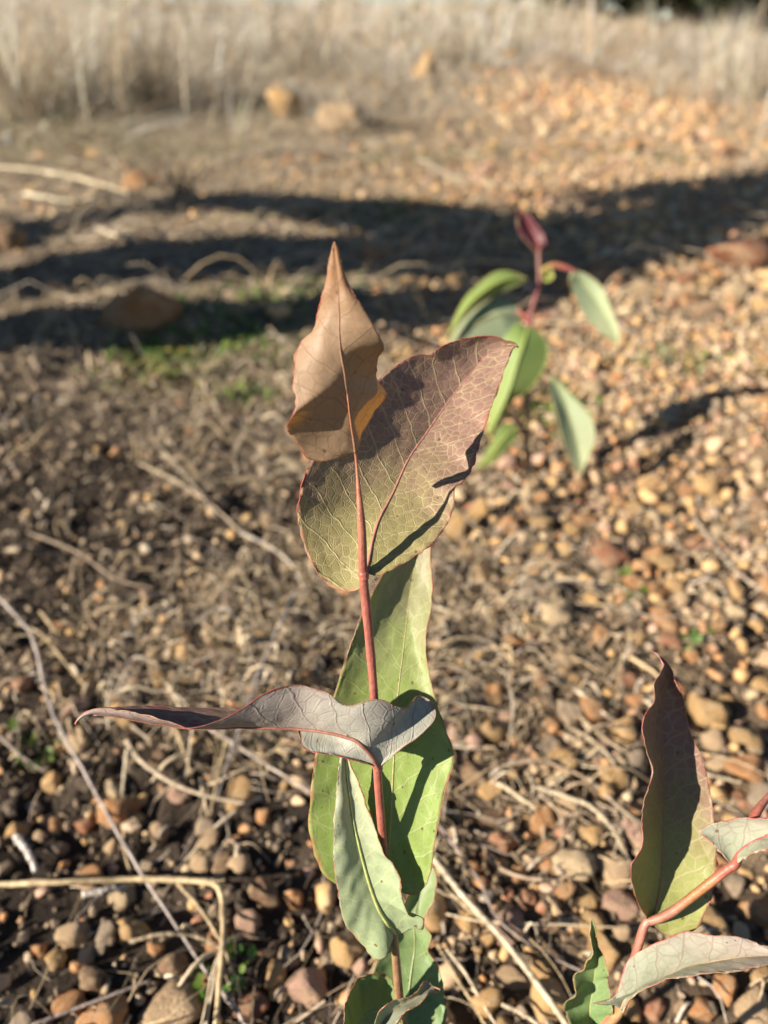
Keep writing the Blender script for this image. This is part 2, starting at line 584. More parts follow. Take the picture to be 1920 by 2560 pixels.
feat(0, 1960, 1.929, [
    (570, 125, 95, 85, 'orange', 'cracked orange pebble touching the long grey twig at left'),
    (415, 205, 45, 45, 'reddish', 'small reddish pebble left of the cracked orange pebble'),
    (770, 240, 58, 62, 'tan', 'round tan pebble right of the long grey twig'),
    (545, 300, 42, 42, 'tan', 'small tan pebble under the cracked orange pebble'),
    (365, 720, 82, 95, 'tan', 'egg shaped tan pebble below the horizontal straw at lower left'),
    (520, 715, 66, 72, 'grey-brown', 'dull grey brown pebble between egg shaped and pointed pebbles'),
    (635, 720, 66, 98, 'ochre', 'pointed cone shaped ochre pebble below the horizontal straw'),
    (750, 795, 42, 42, 'orange', 'little orange pebble right of the pointed cone shaped pebble'),
    (845, 885, 78, 75, 'brown', 'brown angular pebble left of the upright straw at bottom'),
    (455, 930, 72, 76, 'brown', 'long brown pebble above the big stones at bottom left'),
    (1425, 555, 50, 56, 'orange', 'smooth orange pebble alone on dark soil left of tall seedling'),
    (1290, 530, 75, 108, 'brown', 'big dark brown stone in shade right of the bent straw'),
    (825, 1075, 142, 90, 'tan', 'large rough tan stone cut by the bottom edge beside the straw'),
    (490, 1115, 112, 80, 'orange', 'large orange brown stone at the bottom left edge'),
    (1395, 855, 38, 42, 'pinkish', 'small round pink pebble above the large rough reddish stone'),
    (1330, 920, 62, 66, 'ochre', 'ochre pebble between upright straw and rough reddish stone'),
    (1490, 985, 105, 135, 'pinkish', 'large rough reddish stone at the bottom left of the lowest leaf'),
    (1160, 50, 92, 70, 'ochre', 'wide yellowish pebble under the side leaf of the tall seedling'),
    (980, 375, 58, 48, 'tan', 'flat tan pebble just above the horizontal straw'),
    (200, 800, 40, 36, 'orange', 'small orange pebble left of the egg shaped tan pebble'),
    (270, 850, 58, 55, 'ochre', 'ochre pebble below the egg shaped tan pebble'),
    (590, 540, 60, 52, 'pale', 'pale pebble just under the horizontal straw'),
    (1270, 160, 40, 50, 'orange', 'small orange pebble under the side leaf near tall seedling'),
    (660, 175, 40, 60, 'pale', 'pale upright pebble beside the cracked orange pebble'),
    (1160, 370, 45, 45, 'tan', 'tan pebble right of the horizontal straw end'),
])
feat(700, 1840, 2.765, [
    (455, 1500, 95, 160, 'ochre', 'tall ochre stone right behind the lower leaves of tall seedling'),
    (560, 1590, 60, 70, 'pinkish', 'pink tan pebble touching the tall ochre stone'),
    (1460, 365, 88, 72, 'ochre', 'yellow ochre pebble right of the long green leaf'),
    (1420, 1825, 108, 132, 'ochre', 'large ochre pebble at the bottom right of the tall seedling'),
    (1310, 810, 58, 70, 'tan', 'tan pebble right of the long green leaf and above straws'),
    (1450, 570, 105, 55, 'brown', 'flat red brown pebble right of the long green leaf'),
    (1520, 740, 85, 95, 'reddish', 'split red brown pebble above the crossing pale straws'),
    (1230, 1480, 60, 60, 'tan', 'small tan pebble beside the crossing straws at bottom'),
])
feat(1060, 1500, 2.087, [
    (365, 500, 55, 70, 'orange', 'smooth orange egg shaped pebble right of long leaf top'),
    (775, 1385, 100, 112, 'pale', 'largest pale round stone left of the wavy purple leaf'),
    (650, 1285, 48, 62, 'orange', 'orange pebble touching the largest pale round stone'),
    (640, 1385, 40, 42, 'orange', 'small orange pebble left of the largest pale round stone'),
    (945, 1010, 55, 72, 'ochre', 'yellow ochre pebble close to the wavy purple leaf edge'),
    (755, 600, 75, 85, 'grey-brown', 'grey stone in the gravel left of the wavy purple leaf tip'),
    (740, 310, 68, 55, 'tan', 'tan pebble in gravel above the grey stone'),
    (1030, 1735, 48, 82, 'tan', 'curved tan pebble below the stem node of right seedling'),
    (625, 880, 35, 60, 'tan', 'slim tan pebble amid dry stems left of the purple leaf'),
    (610, 420, 45, 50, 'orange', 'orange pebble left of the curved purple leaf tip'),
    (1100, 520, 50, 40, 'orange', 'orange pebble beside the curved purple leaf tip'),
    (1000, 1390, 90, 95, 'tan', 'broad tan stone under the left edge of purple leaf'),
    (650, 1690, 52, 55, 'brown', 'brown crumbly pebble in the dark hollow at bottom'),
    (690, 95, 75, 70, 'pale', 'pale pebble in the sunny gravel above the grey stone'),
    (920, 190, 55, 50, 'orange', 'orange pebble high in the gravel above purple leaf tip'),
])
feat(1320, 1560, 2.2117, [
    (975, 500, 108, 100, 'ochre', 'largest smooth ochre pebble right of the wavy purple leaf'),
    (1025, 650, 70, 74, 'tan', 'round tan pebble touching the largest ochre pebble from below'),
    (1190, 805, 100, 84, 'orange', 'large orange pebble at right edge above the pale leaf'),
    (1300, 490, 45, 50, 'orange', 'orange pebble at the right edge beside its dark shadow'),
    (1290, 1960, 60, 60, 'ochre', 'ochre pebble under the pale right leaf at frame edge'),
    (965, 2130, 70, 66, 'orange', 'orange brown pebble at the bottom right corner'),
    (850, 2120, 52, 55, 'brown', 'brown pebble left of the corner orange pebble'),
])
feat(1120, 900, 2.074, [
    (845, 1005, 110, 58, 'reddish', 'long reddish pebble lying slantwise in the sunny gravel'),
    (1125, 1350, 80, 58, 'orange', 'orange pebble below the long reddish slanting pebble'),
    (415, 695, 62, 62, 'pale', 'pale pebble below the hanging leaves of the far seedling'),
    (165, 790, 48, 105, 'ochre', 'long yellow pebble right of the veined purple leaf'),
    (600, 1560, 70, 66, 'tan', 'tan pebble in middle gravel below the pale angular pebble'),
    (965, 1445, 52, 50, 'ochre', 'ochre pebble left of the orange gravel pebble'),
    (545, 1310, 75, 85, 'pale', 'pale angular pebble in the middle of the sunny gravel'),
    (1340, 655, 72, 52, 'ochre', 'ochre pebble on the bare soil patch at right'),
    (745, 160, 65, 66, 'pale', 'pale stone right of the far seedling in the sun'),
    (860, 120, 50, 46, 'orange', 'orange stone beside the pale stone near far seedling'),
    (40, 880, 62, 95, 'ochre', 'yellow stone touching the edge of the veined purple leaf'),
    (470, 850, 60, 48, 'ochre', 'ochre pebble under the long yellow pebble'),
    (320, 860, 55, 60, 'orange', 'orange pebble left of the ochre one below far seedling'),
    (1210, 1250, 50, 55, 'tan', 'tan pebble near the straw right of the gravel centre'),
    (1390, 1390, 45, 40, 'orange', 'small orange pebble at right edge of the gravel'),
    (1600, 1390, 50, 50, 'ochre', 'ochre pebble at the right frame edge in gravel'),
    (1605, 545, 45, 45, 'pale', 'pale pebble on bare soil at the right frame edge'),
    (780, 1070, 55, 58, 'grey-brown', 'grey pebble below the long reddish slanting pebble'),
])
feat(0, 0, 1659 / 1920, [
    (305, 688, 82, 56, 'orange', 'broad brown rock lying in the lowest shadow band'),
    (1592, 562, 62, 48, 'reddish', 'large reddish rock at right edge below the wide shadow'),
    (612, 250, 34, 52, 'ochre', 'upright ochre rock standing before the dry tussocks'),
    (742, 275, 54, 44, 'tan', 'broad tan rock with black shadow beside dry branches'),
    (918, 165, 30, 42, 'ochre', 'upright ochre rock farthest up the slope'),
    (292, 398, 40, 22, 'orange', 'flat orange rock behind the fallen pale grass at left'),
    (18, 525, 34, 42, 'brown', 'brown rock cut by the left frame edge'),
    (1520, 185, 18, 14, 'orange', 'small orange rock on the far track at right'),
    (1036, 385, 22, 24, 'pinkish', 'pink rock left of the far sunny track'),
    (1500, 275, 26, 18, 'ochre', 'ochre rock on the right of the far track'),
    (985, 435, 20, 18, 'orange', 'orange rock just above the wide shadow'),
    (660, 462, 26, 24, 'tan', 'tan rock on the shadow edge left of centre'),
    (690, 345, 14, 18, 'orange', 'small orange rock under the tan rock with black shadow'),
    (625, 355, 14, 20, 'orange', 'small orange rock below the upright ochre rock'),
    (1100, 120, 16, 12, 'ochre', 'small ochre rock near the far grass'),
])

placed = []                                      # (x, y, r) of what is already on the ground
for fx, fy, rx, ry, cn, lab in FEAT:
    p = gp(fx, fy + ry * 0.25)
    d = depth_of(p)
    r = rx / F * d
    rz = ry / F * d
    o = obj('pebble' if r < 0.03 else 'rock', PEB_MESH[random.randrange(14) if r < .03 else random.choice((2, 5, 8, 11))])
    # an upright outline is a tall stone, a wide one a flat stone
    tall = rz / r
    o.scale = (r * 1.08, r * random.uniform(0.8, 1.0) * (1.0 if tall < 1.2 else 0.85), max(rz * 1.12, 0.5 * r))
    o.location = (p[0], p[1], float(terrain(p[0], p[1])) + o.scale[2] * 0.34)
    o.rotation_euler = (random.uniform(-.2, .2), random.uniform(-.25, .25), random.uniform(-.5, .5))
    if 'slant' in lab and 'below' not in lab:
        o.rotation_euler = (0.1, 0.1, -0.75)
    j = rng.uniform(0.85, 1.12)
    o.color = (*[min(0.8, c * j) for c in STONE_COLS[cn]], 1)
    tag(o, lab, 'rock' if r >= 0.03 else 'pebble', 'single stones lying on the soil')
    placed.append((p[0], p[1], max(r, o.scale[1])))


def gravel_density(x, y):
    right = 1 / (1 + np.exp(-(x - 0.03 - 0.12 * vn(x * 3, y * 3, 8)) / 0.05))
    low = np.exp(-np.maximum(y - 0.42, 0) / 0.10) * 0.17
    d = np.maximum(right * 0.72, low) + 0.012
    far = np.clip((y - 1.9) / 0.6, 0, 1)
    trk = np.exp(-((x - 0.27 * y) / (0.25 + 0.11 * y)) ** 2)
    d = d * (1 - far) + far * (0.06 + 0.95 * trk)
    bare = np.exp(-(((x - 0.53) / 0.13) ** 2 + ((y - 0.80) / 0.13) ** 2))
    d = d * (1 - 0.85 * bare)
    litter = np.exp(-(((x - 0.12) / 0.09) ** 2 + ((y - 0.50) / 0.08) ** 2))
    return np.clip(d * (1 - 0.6 * litter) * (0.55 + 0.9 * (vn(x * 9, y * 9, 9) * .5 + .5)), 0, 1)


cell = 0.03
hashg = {}
for x, y, r in placed:
    hashg.setdefault((int(x // cell), int(y // cell)), []).append((x, y, r))


def try_place(x, y, r, tol=0.8):
    cx, cy = int(x // cell), int(y // cell)
    for a in (-1, 0, 1):
        for b in (-1, 0, 1):
            for (u, v, s) in hashg.get((cx + a, cy + b), ()):
                if (u - x) ** 2 + (v - y) ** 2 < (tol * (r + s)) ** 2:
                    return False
    hashg.setdefault((cx, cy), []).append((x, y, r))
    return True


def in_view_x(y):
    return 0.5 * (0.834 * y + 0.25) + 0.12


def sample_field(n, y0, y1, power=1.0):
    y = y0 + (y1 - y0) * rng.random(n) ** power
    w = in_view_x(y)
    x = (rng.random(n) * 2 - 1) * w
    keep = rng.random(n) < w / in_view_x(y1)
    return x[keep], y[keep]


peb = []
for n, y0, y1, rlo, rmed, rhi in ((60000, 0.08, 1.35, 0.0017, 0.0036, 0.0115), (30000, 1.3, 3.2, 0.004, 0.0085, 0.022), (14000, 3.2, 8.0, 0.007, 0.016, 0.045)):
    x, y = sample_field(n, y0, y1)
    keep = rng.random(len(x)) < gravel_density(x, y)
    x, y = x[keep], y[keep]
    r = np.clip(rmed * np.exp(rng.normal(0, 0.58, len(x))), rlo, rhi)
    order = np.argsort(-r)
    for q in order:
        if try_place(x[q], y[q], r[q]):
            peb.append((x[q], y[q], r[q]))
peb = np.array(peb)
names = list(STONE_COLS)
carr = np.array([STONE_COLS[k] for k in names])
warm = np.array([0.29, 0.19, 0.18, 0.07, 0.11, 0.05, 0.05, 0.06])
ci = rng.choice(len(names), len(peb), p=warm)
pd = (peb[:, 1] * math.cos(PITCH) + CAM_H * math.sin(PITCH))
size_px = peb[:, 2] / pd * F
inview = np.abs(peb[:, 0]) < 0.5 * pd
vy = ((CAM_H * math.cos(PITCH) - peb[:, 1] * math.sin(PITCH)) / pd) * F + 1280
inview &= (vy < 2590) & (vy > 60)
# stones hidden behind the leaves of the tall seedling need not stand alone
px_ = peb[:, 0] / pd * F + 960
hid = (np.abs(px_ - (900 + (vy - 1200) * 0.05)) < 190) & (vy > 800)
rank = np.argsort(-np.where(inview & ~hid, size_px, 0))
solo = set(rank[:300 - len(FEAT)].tolist())
rest = np.array([k for k in range(len(peb)) if k not in solo])

STOP = set('touching left right under below beside between above at in of alone cut close amid just high lying on with near behind standing before farthest reaching'.split())


def short(lab):
    out = []
    for w in lab.split():
        if w in STOP:
            break
        out.append(w)
    return ' '.join(out)


FP = [(f[0], f[1], short(f[5])) for f in FEAT]
_cnt = {}
for f in FP:
    _cnt[f[2]] = _cnt.get(f[2], 0) + 1
FP = [f for f in FP if _cnt[f[2]] == 1]
DIRS = ['right of', 'below and right of', 'below', 'below and left of', 'left of', 'above and left of', 'above', 'above and right of']


def where(k):
    x, y = px_[k], vy[k]
    f = min(FP, key=lambda f: (f[0] - x) ** 2 + (f[1] - y) ** 2)
    a = math.atan2(y - f[1], x - f[0])
    dist = math.hypot(y - f[1], x - f[0])
    return '%s %s the %s' % ('just' if dist < 75 else ('a little' if dist < 160 else 'well'), DIRS[int(round(a / (math.pi / 4))) % 8], f[2])


SOLO = {}
for k in sorted(solo):
    x, y, r = peb[k]
    cn = names[ci[k]]
    o = obj('pebble', PEB_MESH[random.randrange(14)])
    fz = random.uniform(0.62, 0.95)
    o.scale = (r * random.uniform(0.95, 1.3), r * random.uniform(0.85, 1.05), r * fz)
    o.location = (x, y, float(terrain(x, y)) + r * fz * 0.28)
    o.rotation_euler = (random.gauss(0, .35), random.gauss(0, .35), random.uniform(0, 6.28))
    j = rng.uniform(0.8, 1.15)
    o.color = (*[min(0.8, c * j) for c in STONE_COLS[cn]], 1)
    sz = 'small' if size_px[k] < np.median(size_px[list(solo)]) else 'larger'
    lab = '%s %s pebble %s' % (sz, cn, where(k))
    tag(o, lab, 'pebble', 'gravel pebbles on the soil')
    SOLO.setdefault(lab, []).append((px_[k], o))
for lab, lst in SOLO.items():
    if len(lst) > 1:
        lst.sort(key=lambda t: t[0])
        words = {2: ['left', 'right'], 3: ['leftmost', 'middle', 'rightmost'], 4: ['leftmost', 'second', 'third', 'rightmost']}.get(len(lst), [])
        head, tail = lab.split(' pebble ', 1)
        for w, (_, o) in zip(words, lst):
            o['label'] = '%s of %d %s pebbles %s' % (w, len(lst), head, tail)

bag = Bag()
pr = peb[rest]
zz = terrain(pr[:, 0], pr[:, 1])
near = pr[:, 1] < 1.35
for sel, var, fc in ((near, GRV, I1[1]), (~near, CRB, I0[1])):
    q = pr[sel]
    pos = np.stack([q[:, 0], q[:, 1], zz[sel] + q[:, 2] * rng.uniform(0.0, 0.5, len(q))], 1)
    cc = carr[ci[rest][sel]] * rng.uniform(0.75, 1.15, len(q))[:, None]
    scatter(bag, pos, q[:, 2], var, fc, cc)
o = obj('gravel', bag.build('gravel', M_GRAV))
tag(o, 'loose ochre gravel spread over the soil between the seedlings', 'gravel', kind='stuff')

# crumbs of soil
bag = Bag()
x, y = sample_field(76000, 0.08, 1.6)
dens = 0.65 + 0.35 * (1 - gravel_density(x, y))
keep = rng.random(len(x)) < dens * np.clip(0.65 + 0.7 * vn(x * 8, y * 8, 12), .4, 1)
x, y = x[keep], y[keep]
r = np.clip(0.0019 * np.exp(rng.normal(0, 0.55, len(x))) * (0.8 + 0.5 * y), 0.0008, 0.0075)
x2, y2 = sample_field(16000, 1.6, 3.2)
r2 = np.clip(0.0042 * np.exp(rng.normal(0, 0.4, len(x2))), 0.002, 0.012)
x, y, r = np.concatenate([x, x2]), np.concatenate([y, y2]), np.concatenate([r, r2])
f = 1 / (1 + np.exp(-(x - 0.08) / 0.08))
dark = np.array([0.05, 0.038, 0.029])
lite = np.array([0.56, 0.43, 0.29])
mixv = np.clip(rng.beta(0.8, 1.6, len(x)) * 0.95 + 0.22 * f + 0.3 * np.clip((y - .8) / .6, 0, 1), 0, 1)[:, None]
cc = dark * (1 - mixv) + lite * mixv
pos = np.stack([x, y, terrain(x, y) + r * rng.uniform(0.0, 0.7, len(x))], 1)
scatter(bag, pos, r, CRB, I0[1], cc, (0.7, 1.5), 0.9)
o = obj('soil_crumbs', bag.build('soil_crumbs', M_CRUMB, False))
tag(o, 'crumbly brown soil grains covering the bare ground', 'soil', kind='stuff')


# ------------------------------------------------------------------ dry litter
def strands(bag, base, yaw, length, curl, lift, rad, cols, kpts=7, sides=4, flat=False, hug=True, zig=0.0):
    """many curved dry stems in one go; base n x 2"""
    n = len(base)
    s = np.linspace(0, 1, kpts)
    ang = yaw[:, None] + curl[:, None] * (s[None] - 0.5) + zig * rng.normal(0, 1, (n, kpts))
    step = (length / (kpts - 1))[:, None]
    x = base[:, 0, None] + np.cumsum(np.cos(ang) * step, 1)
    y = base[:, 1, None] + np.cumsum(np.sin(ang) * step, 1)
    z = terrain(x, y) if hug else np.repeat(terrain(base[:, 0], base[:, 1])[:, None], kpts, 1)
    z = z + lift[:, None] * (0.3 + np.sin(math.pi * s[None] * rng.uniform(0.6, 1.3, n)[:, None])) + rad[:, None]
    p = np.stack([x, y, z], -1)
    t = np.gradient(p, axis=1)
    t /= np.linalg.norm(t, axis=2)[..., None] + 1e-12
    a = np.cross(t, np.array([0.1, 0.05, 0.99]))
    a /= np.linalg.norm(a, axis=2)[..., None] + 1e-12
    b = np.cross(a, t)
    th = np.linspace(0, 2 * math.pi, sides, endpoint=False) + 0.4
    rr = rad[:, None] * (1 - 0.5 * s[None])
    v = p[:, :, None] + (a[:, :, None] * np.cos(th)[None, None, :, None] + b[:, :, None] * np.sin(th)[None, None, :, None]) * rr[:, :, None, None]
    i = np.arange(kpts - 1)[:, None] * sides
    j = np.arange(sides)[None]
    jn = (j + 1) % sides
    q = np.stack([i + j, i + jn, i + sides + jn, i + sides + j], -1).reshape(-1, 4)
    q = (q[None] + (np.arange(n) * kpts * sides)[:, None, None]).reshape(-1, 4)
    bag.add(v.reshape(-1, 3), q, None, np.repeat(cols, kpts * sides, 0))


STRAW = np.array([[0.50, 0.38, 0.22], [0.38, 0.29, 0.18], [0.58, 0.47, 0.31], [0.30, 0.22, 0.15], [0.42, 0.36, 0.29], [0.62, 0.52, 0.37]])


def straw_cols(n, dim=1.0):
    return STRAW[rng.integers(0, len(STRAW), n)] * rng.uniform(0.7, 1.15, n)[:, None] * dim


bag = Bag()
x, y = sample_field(62000, 0.1, 1.5)
mask = np.clip(0.10 + 0.34 * (x < 0.04) + 0.8 * np.exp(-((x + 0.12) / 0.16) ** 2 - ((y - 0.56) / 0.2) ** 2) + 0.8 * np.exp(-((x - 0.13) / 0.08) ** 2 - ((y - 0.48) / 0.10) ** 2) - 0.22 * (x > 0.2), 0.05, 1)
clump = np.clip((vn(x * 6.5, y * 6.5, 21) + 0.5 * vn(x * 17, y * 17, 22)) * 1.1 + 0.55, 0.06, 1.15)
keep = rng.random(len(x)) < mask * clump
x, y = x[keep], y[keep]
n = len(x)
kind = rng.random(n)
for sel, ln, cu, rd, lf, zg in ((kind < .55, rng.gamma(2.0, 0.021, n) + .01, rng.normal(0, 1.3, n), np.clip(rng.gamma(3, .00013, n), .00015, .0008), rng.gamma(1.6, .006, n), .10),
                                (kind >= .55, rng.gamma(2.0, 0.010, n) + .006, rng.normal(0, .55, n), np.clip(rng.gamma(3, .00033, n), .0003, .0022), rng.gamma(1.5, .004, n), .05)):
    k_ = int(sel.sum())
    strands(bag, np.stack([x, y], 1)[sel], rng.normal(-0.45, 1.1, k_), ln[sel], cu[sel], lf[sel], rd[sel], straw_cols(k_, 1.35), 7, 4, zig=zg)
# flat flakes of bark and leaf
fx, fy = sample_field(5000, 0.1, 1.4)
keep = rng.random(len(fx)) < np.clip((vn(fx * 7, fy * 7, 23) * 1.2 + .4), .05, 1) * (0.3 + .7 * (fx < .03))
fx, fy = fx[keep], fy[keep]
fr = np.clip(rng.gamma(3, .0012, len(fx)), .001, .009)
FLK = [v * np.array([1.6, .8, .16]) for v in CRB]
scatter(bag, np.stack([fx, fy, terrain(fx, fy) + .002 + fr * .3], 1), fr, FLK, I0[1], straw_cols(len(fx), 1.0), (.7, 1.6), .5)
x, y = sample_field(9000, 1.3, 4.8)
keep = rng.random(len(x)) < np.clip(0.25 + 0.75 * (x < 0.5 * y - 0.35), 0, 1)
x, y = x[keep], y[keep]
n = len(x)
strands(bag, np.stack([x, y], 1), rng.normal(0.05, 0.75, n), rng.gamma(2.5, 0.05, n) + 0.04, rng.normal(0, 0.8, n), rng.gamma(1.5, 0.009, n),
        np.clip(rng.gamma(3, 0.00045, n), 0.0005, 0.003), straw_cols(n, 1.45), 6, 3)
o = obj('dry_stem_litter', bag.build('dry_stem_litter', M_STRAW))
tag(o, 'tangled litter of short dry stems and rootlets on the soil', 'plant litter', kind='stuff')


# single stalks one can follow: points in reduced-view pixels with height above the soil (m)
def stalk(name, pts, rad, col, label, cat='straw', sides=7, knots=True, taper=0.6, group='single dry stalks'):
    w = []
    for x, y, h in pts:
        w.append(gp(x * K, y * K, h))
    q = spline(np.array(w), 46)
    n = len(q)
    q = q + rng.normal(0, rad * 0.10, q.shape)
    rr = rad * np.linspace(1, taper, n) * (1 + 0.07 * rng.normal(0, 1, n))
    cc = np.repeat(np.array(col)[None], n, 0) * (1 + 0.16 * np.sin(np.arange(n) * 0.55 + rng.random() * 6)[:, None]) * rng.uniform(0.85, 1.1, n)[:, None]
    if knots:
        for k in range(7, n, 13):
            rr[k] *= 1.35
            cc[k] *= 0.55
    v, qd, tr = tube_arrays(q, rr, sides)
    b = Bag()
    b.add(v, qd, tr, np.vstack([np.repeat(cc, sides, 0), cc[:1], cc[-1:]]))
    base = q[0]
    o = obj(name, b.build(name, M_STRAW, True, base))
    o.location = base
    tag(o, label, cat, group)
    return o


PALE, GREYW, TANW, DARKW = (0.66, 0.55, 0.38), (0.36, 0.29, 0.25), (0.52, 0.40, 0.23), (0.24, 0.17, 0.12)
stalk('dry_twig', [(-30, 1265, .03), (40, 1335, .028), (75, 1390, .024), (110, 1530, .02), (200, 1700, .016), (290, 1860, .018), (370, 1985, .014), (440, 2090, .008), (475, 2150, .004)], .0015, (0.50, 0.43, 0.38), 'long grey twig running down the left side to the lower straw', 'twig')
stalk('bent_straw', [(-40, 1913, .02), (120, 1905, .022), (300, 1899, .024), (440, 1904, .026), (468, 1912, .027), (479, 1935, .025), (482, 2010, .024), (475, 2110, .02), (462, 2260, .014)], .0017, (0.60, 0.46, 0.26), 'thick straw bent at a right angle at lower left', taper=0.95)
stalk('dry_straw', [(440, 1906, .027), (462, 1904, .030), (486, 1900, .031)], .0006, TANW, 'frayed fibre sticking out at the bend of the bent straw', knots=False)
stalk('dry_straw', [(925, 1840, .022), (1000, 1935, .022), (1070, 2010, .02), (1150, 2110, .016), (1240, 2235, .01)], .0018, PALE, 'long pale straw slanting down right of the tall seedling', taper=0.9)
stalk('dry_twig', [(930, 1760, .018), (985, 1830, .016), (1040, 1910, .012), (1080, 1990, .01), (1180, 2060, .008), (1270, 2105, .006)], .0011, GREYW, 'grey brown twig just above the long pale slanting straw', 'twig')
stalk('dry_straw', [(1060, 2000, .012), (1110, 2060, .012), (1160, 2130, .012)], .0014, TANW, 'short tan straw clinging to the long pale slanting straw')
stalk('dry_straw', [(930, 1880, .008), (990, 1945, .008), (1040, 1985, .006)], .0012, TANW, 'tan straw under the upper end of the long pale straw')
stalk('dry_straw', [(945, 2040, .01), (985, 2110, .01), (1020, 2165, .008), (1060, 2235, .006)], .0012, TANW, 'thin tan straw beside the lowest leaves of tall seedling')
stalk('dry_straw', [(965, 2050, .014), (1010, 2110, .014), (1050, 2180, .012), (1090, 2240, .01)], .001, PALE, 'thin pale straw next to the lowest leaves of tall seedling')
stalk('dry_straw', [(1085, 2170, .012), (1130, 2190, .012), (1190, 2235, .01)], .0011, PALE, 'short pale straw over the large ochre pebble at bottom')
stalk('dry_twig', [(640, 1270, .03), (600, 1360, .032), (560, 1450, .03), (530, 1540, .026), (500, 1620, .022), (470, 1720, .014)], .0012, (0.40, 0.36, 0.34), 'thin grey twig passing behind the side leaf', 'twig')
stalk('dry_straw', [(425, 1555, .018), (510, 1610, .02), (580, 1655, .018), (660, 1705, .014), (700, 1740, .01)], .0015, (0.48, 0.40, 0.32), 'greyish straw sloping down to the tall seedling below side leaf')
stalk('dry_straw', [(520, 1150, .008), (580, 1180, .012), (625, 1215, .012), (655, 1265, .008), (660, 1290, .004)], .0022, (0.60, 0.52, 0.42), 'curved whitish straw left of the veined purple leaf')
stalk('dry_straw', [(275, 1600, .012), (300, 1640, .012), (370, 1690, .014), (450, 1720, .014), (530, 1735, .01)], .0017, (0.58, 0.47, 0.33), 'pale straw curving below the tip of the side leaf')
stalk('dry_straw', [(275, 1620, .014), (268, 1680, .012), (262, 1730, .008)], .0014, PALE, 'short pale straw hanging below the side leaf tip')
stalk('dry_straw', [(490, 1600, .016), (470, 1680, .014), (455, 1760, .01)], .0013, TANW, 'upright tan straw below the middle of the side leaf')
stalk('dry_straw', [(0, 1590, .01), (50, 1635, .01), (100, 1670, .006)], .0015, (0.45, 0.38, 0.3), 'grey straw at the left frame edge above the twig end')
stalk('dry_straw', [(40, 1345, .02), (90, 1370, .018), (140, 1430, .01), (190, 1490, .004)], .0014, TANW, 'tan side stem forking from the long grey twig')
stalk('dry_straw', [(385, 1910, .022), (430, 1960, .02), (480, 2040, .018), (510, 2120, .014), (520, 2160, .01)], .0012, TANW, 'tan straw crossing behind the bent straw upright')
stalk('dry_straw', [(280, 2035, .014), (350, 2018, .016), (420, 2022, .014), (480, 2050, .01)], .0013, (0.48, 0.38, 0.25), 'thin tan straw lying over the pointed cone shaped pebble')
stalk('dry_twig', [(70, 2215, .012), (160, 2180, .012), (240, 2150, .012), (320, 2120, .01)], .0012, GREYW, 'grey twig above the large stones at bottom left', 'twig')
stalk('dry_straw', [(480, 2140, .016), (510, 2180, .014), (545, 2240, .01)], .0016, (0.5, 0.42, 0.36), 'grey straw right of the bent straw at the bottom edge')
stalk('white_straw', [(35, 1805, .01), (50, 1825, .012), (68, 1855, .01), (78, 1885, .005)], .0024, (0.78, 0.72, 0.64), 'white bleached straw piece at lower left', taper=0.7)
stalk('white_straw', [(180, 1932, .014), (225, 1924, .015), (270, 1915, .012)], .0022, (0.74, 0.68, 0.58), 'white bleached straw under the horizontal straw')
stalk('dry_straw', [(1250, 1545, .008), (1300, 1590, .012), (1345, 1620, .012), (1400, 1645, .006)], .0016, (0.44, 0.34, 0.21), 'tan straw reaching to the left edge of purple leaf')
stalk('dry_straw', [(1225, 1570, .006), (1280, 1600, .012), (1320, 1640, .012), (1345, 1690, .004)], .0017, (0.50, 0.40, 0.26), 'arched tan straw left of the wavy purple leaf')
stalk('dry_straw', [(1155, 1700, .006), (1220, 1720, .014), (1280, 1745, .014), (1330, 1800, .008), (1350, 1850, .004)], .0019, (0.52, 0.43, 0.29), 'arched straw above the largest pale round stone')
stalk('dry_straw', [(1270, 1680, .008), (1340, 1745, .01), (1400, 1790, .01), (1450, 1825, .006)], .0016, (0.46, 0.36, 0.25), 'tan straw running behind the wavy purple leaf')
stalk('dry_straw', [(1165, 1715, .01), (1210, 1760, .012), (1215, 1820, .010), (1205, 1870, .004)], .0013, (0.47, 0.36, 0.24), 'curved tan straw left of the largest pale stone')
stalk('dry_straw', [(1430, 1640, .008), (1520, 1670, .01), (1600, 1690, .008)], .0016, (0.54, 0.45, 0.31), 'straw behind the right half of wavy purple leaf')
stalk('dry_straw', [(1290, 1255, .006), (1340, 1270, .01), (1390, 1290, .006)], .0016, PALE, 'pale straw alone in the sunny gravel')
stalk('dry_straw', [(1500, 1120, .006), (1560, 1200, .012), (1610, 1250, .01), (1680, 1290, .006)], .0019, (0.50, 0.42, 0.31), 'grey tan straw on the right edge above purple leaf')
stalk('dry_straw', [(940, 860, .01), (1000, 920, .012), (1040, 960, .006)], .0014, TANW, 'tan straw below the far seedling')
stalk('dry_straw', [(300, 1000, .01), (380, 1040, .016), (450, 1085, .014), (520, 1150, .008)], .0019, (0.47, 0.38, 0.26), 'long tan straw on the crumbly soil at left')
stalk('dry_straw', [(330, 950, .01), (420, 1050, .014), (470, 1120, .01)], .0015, (0.42, 0.34, 0.24), 'brownish straw crossing the long tan straw at left')
stalk('dry_straw', [(60, 1150, .01), (160, 1190, .014), (250, 1250, .012), (330, 1270, .008)], .0014, (0.40, 0.31, 0.22), 'thin brown straw on dark soil at the left')
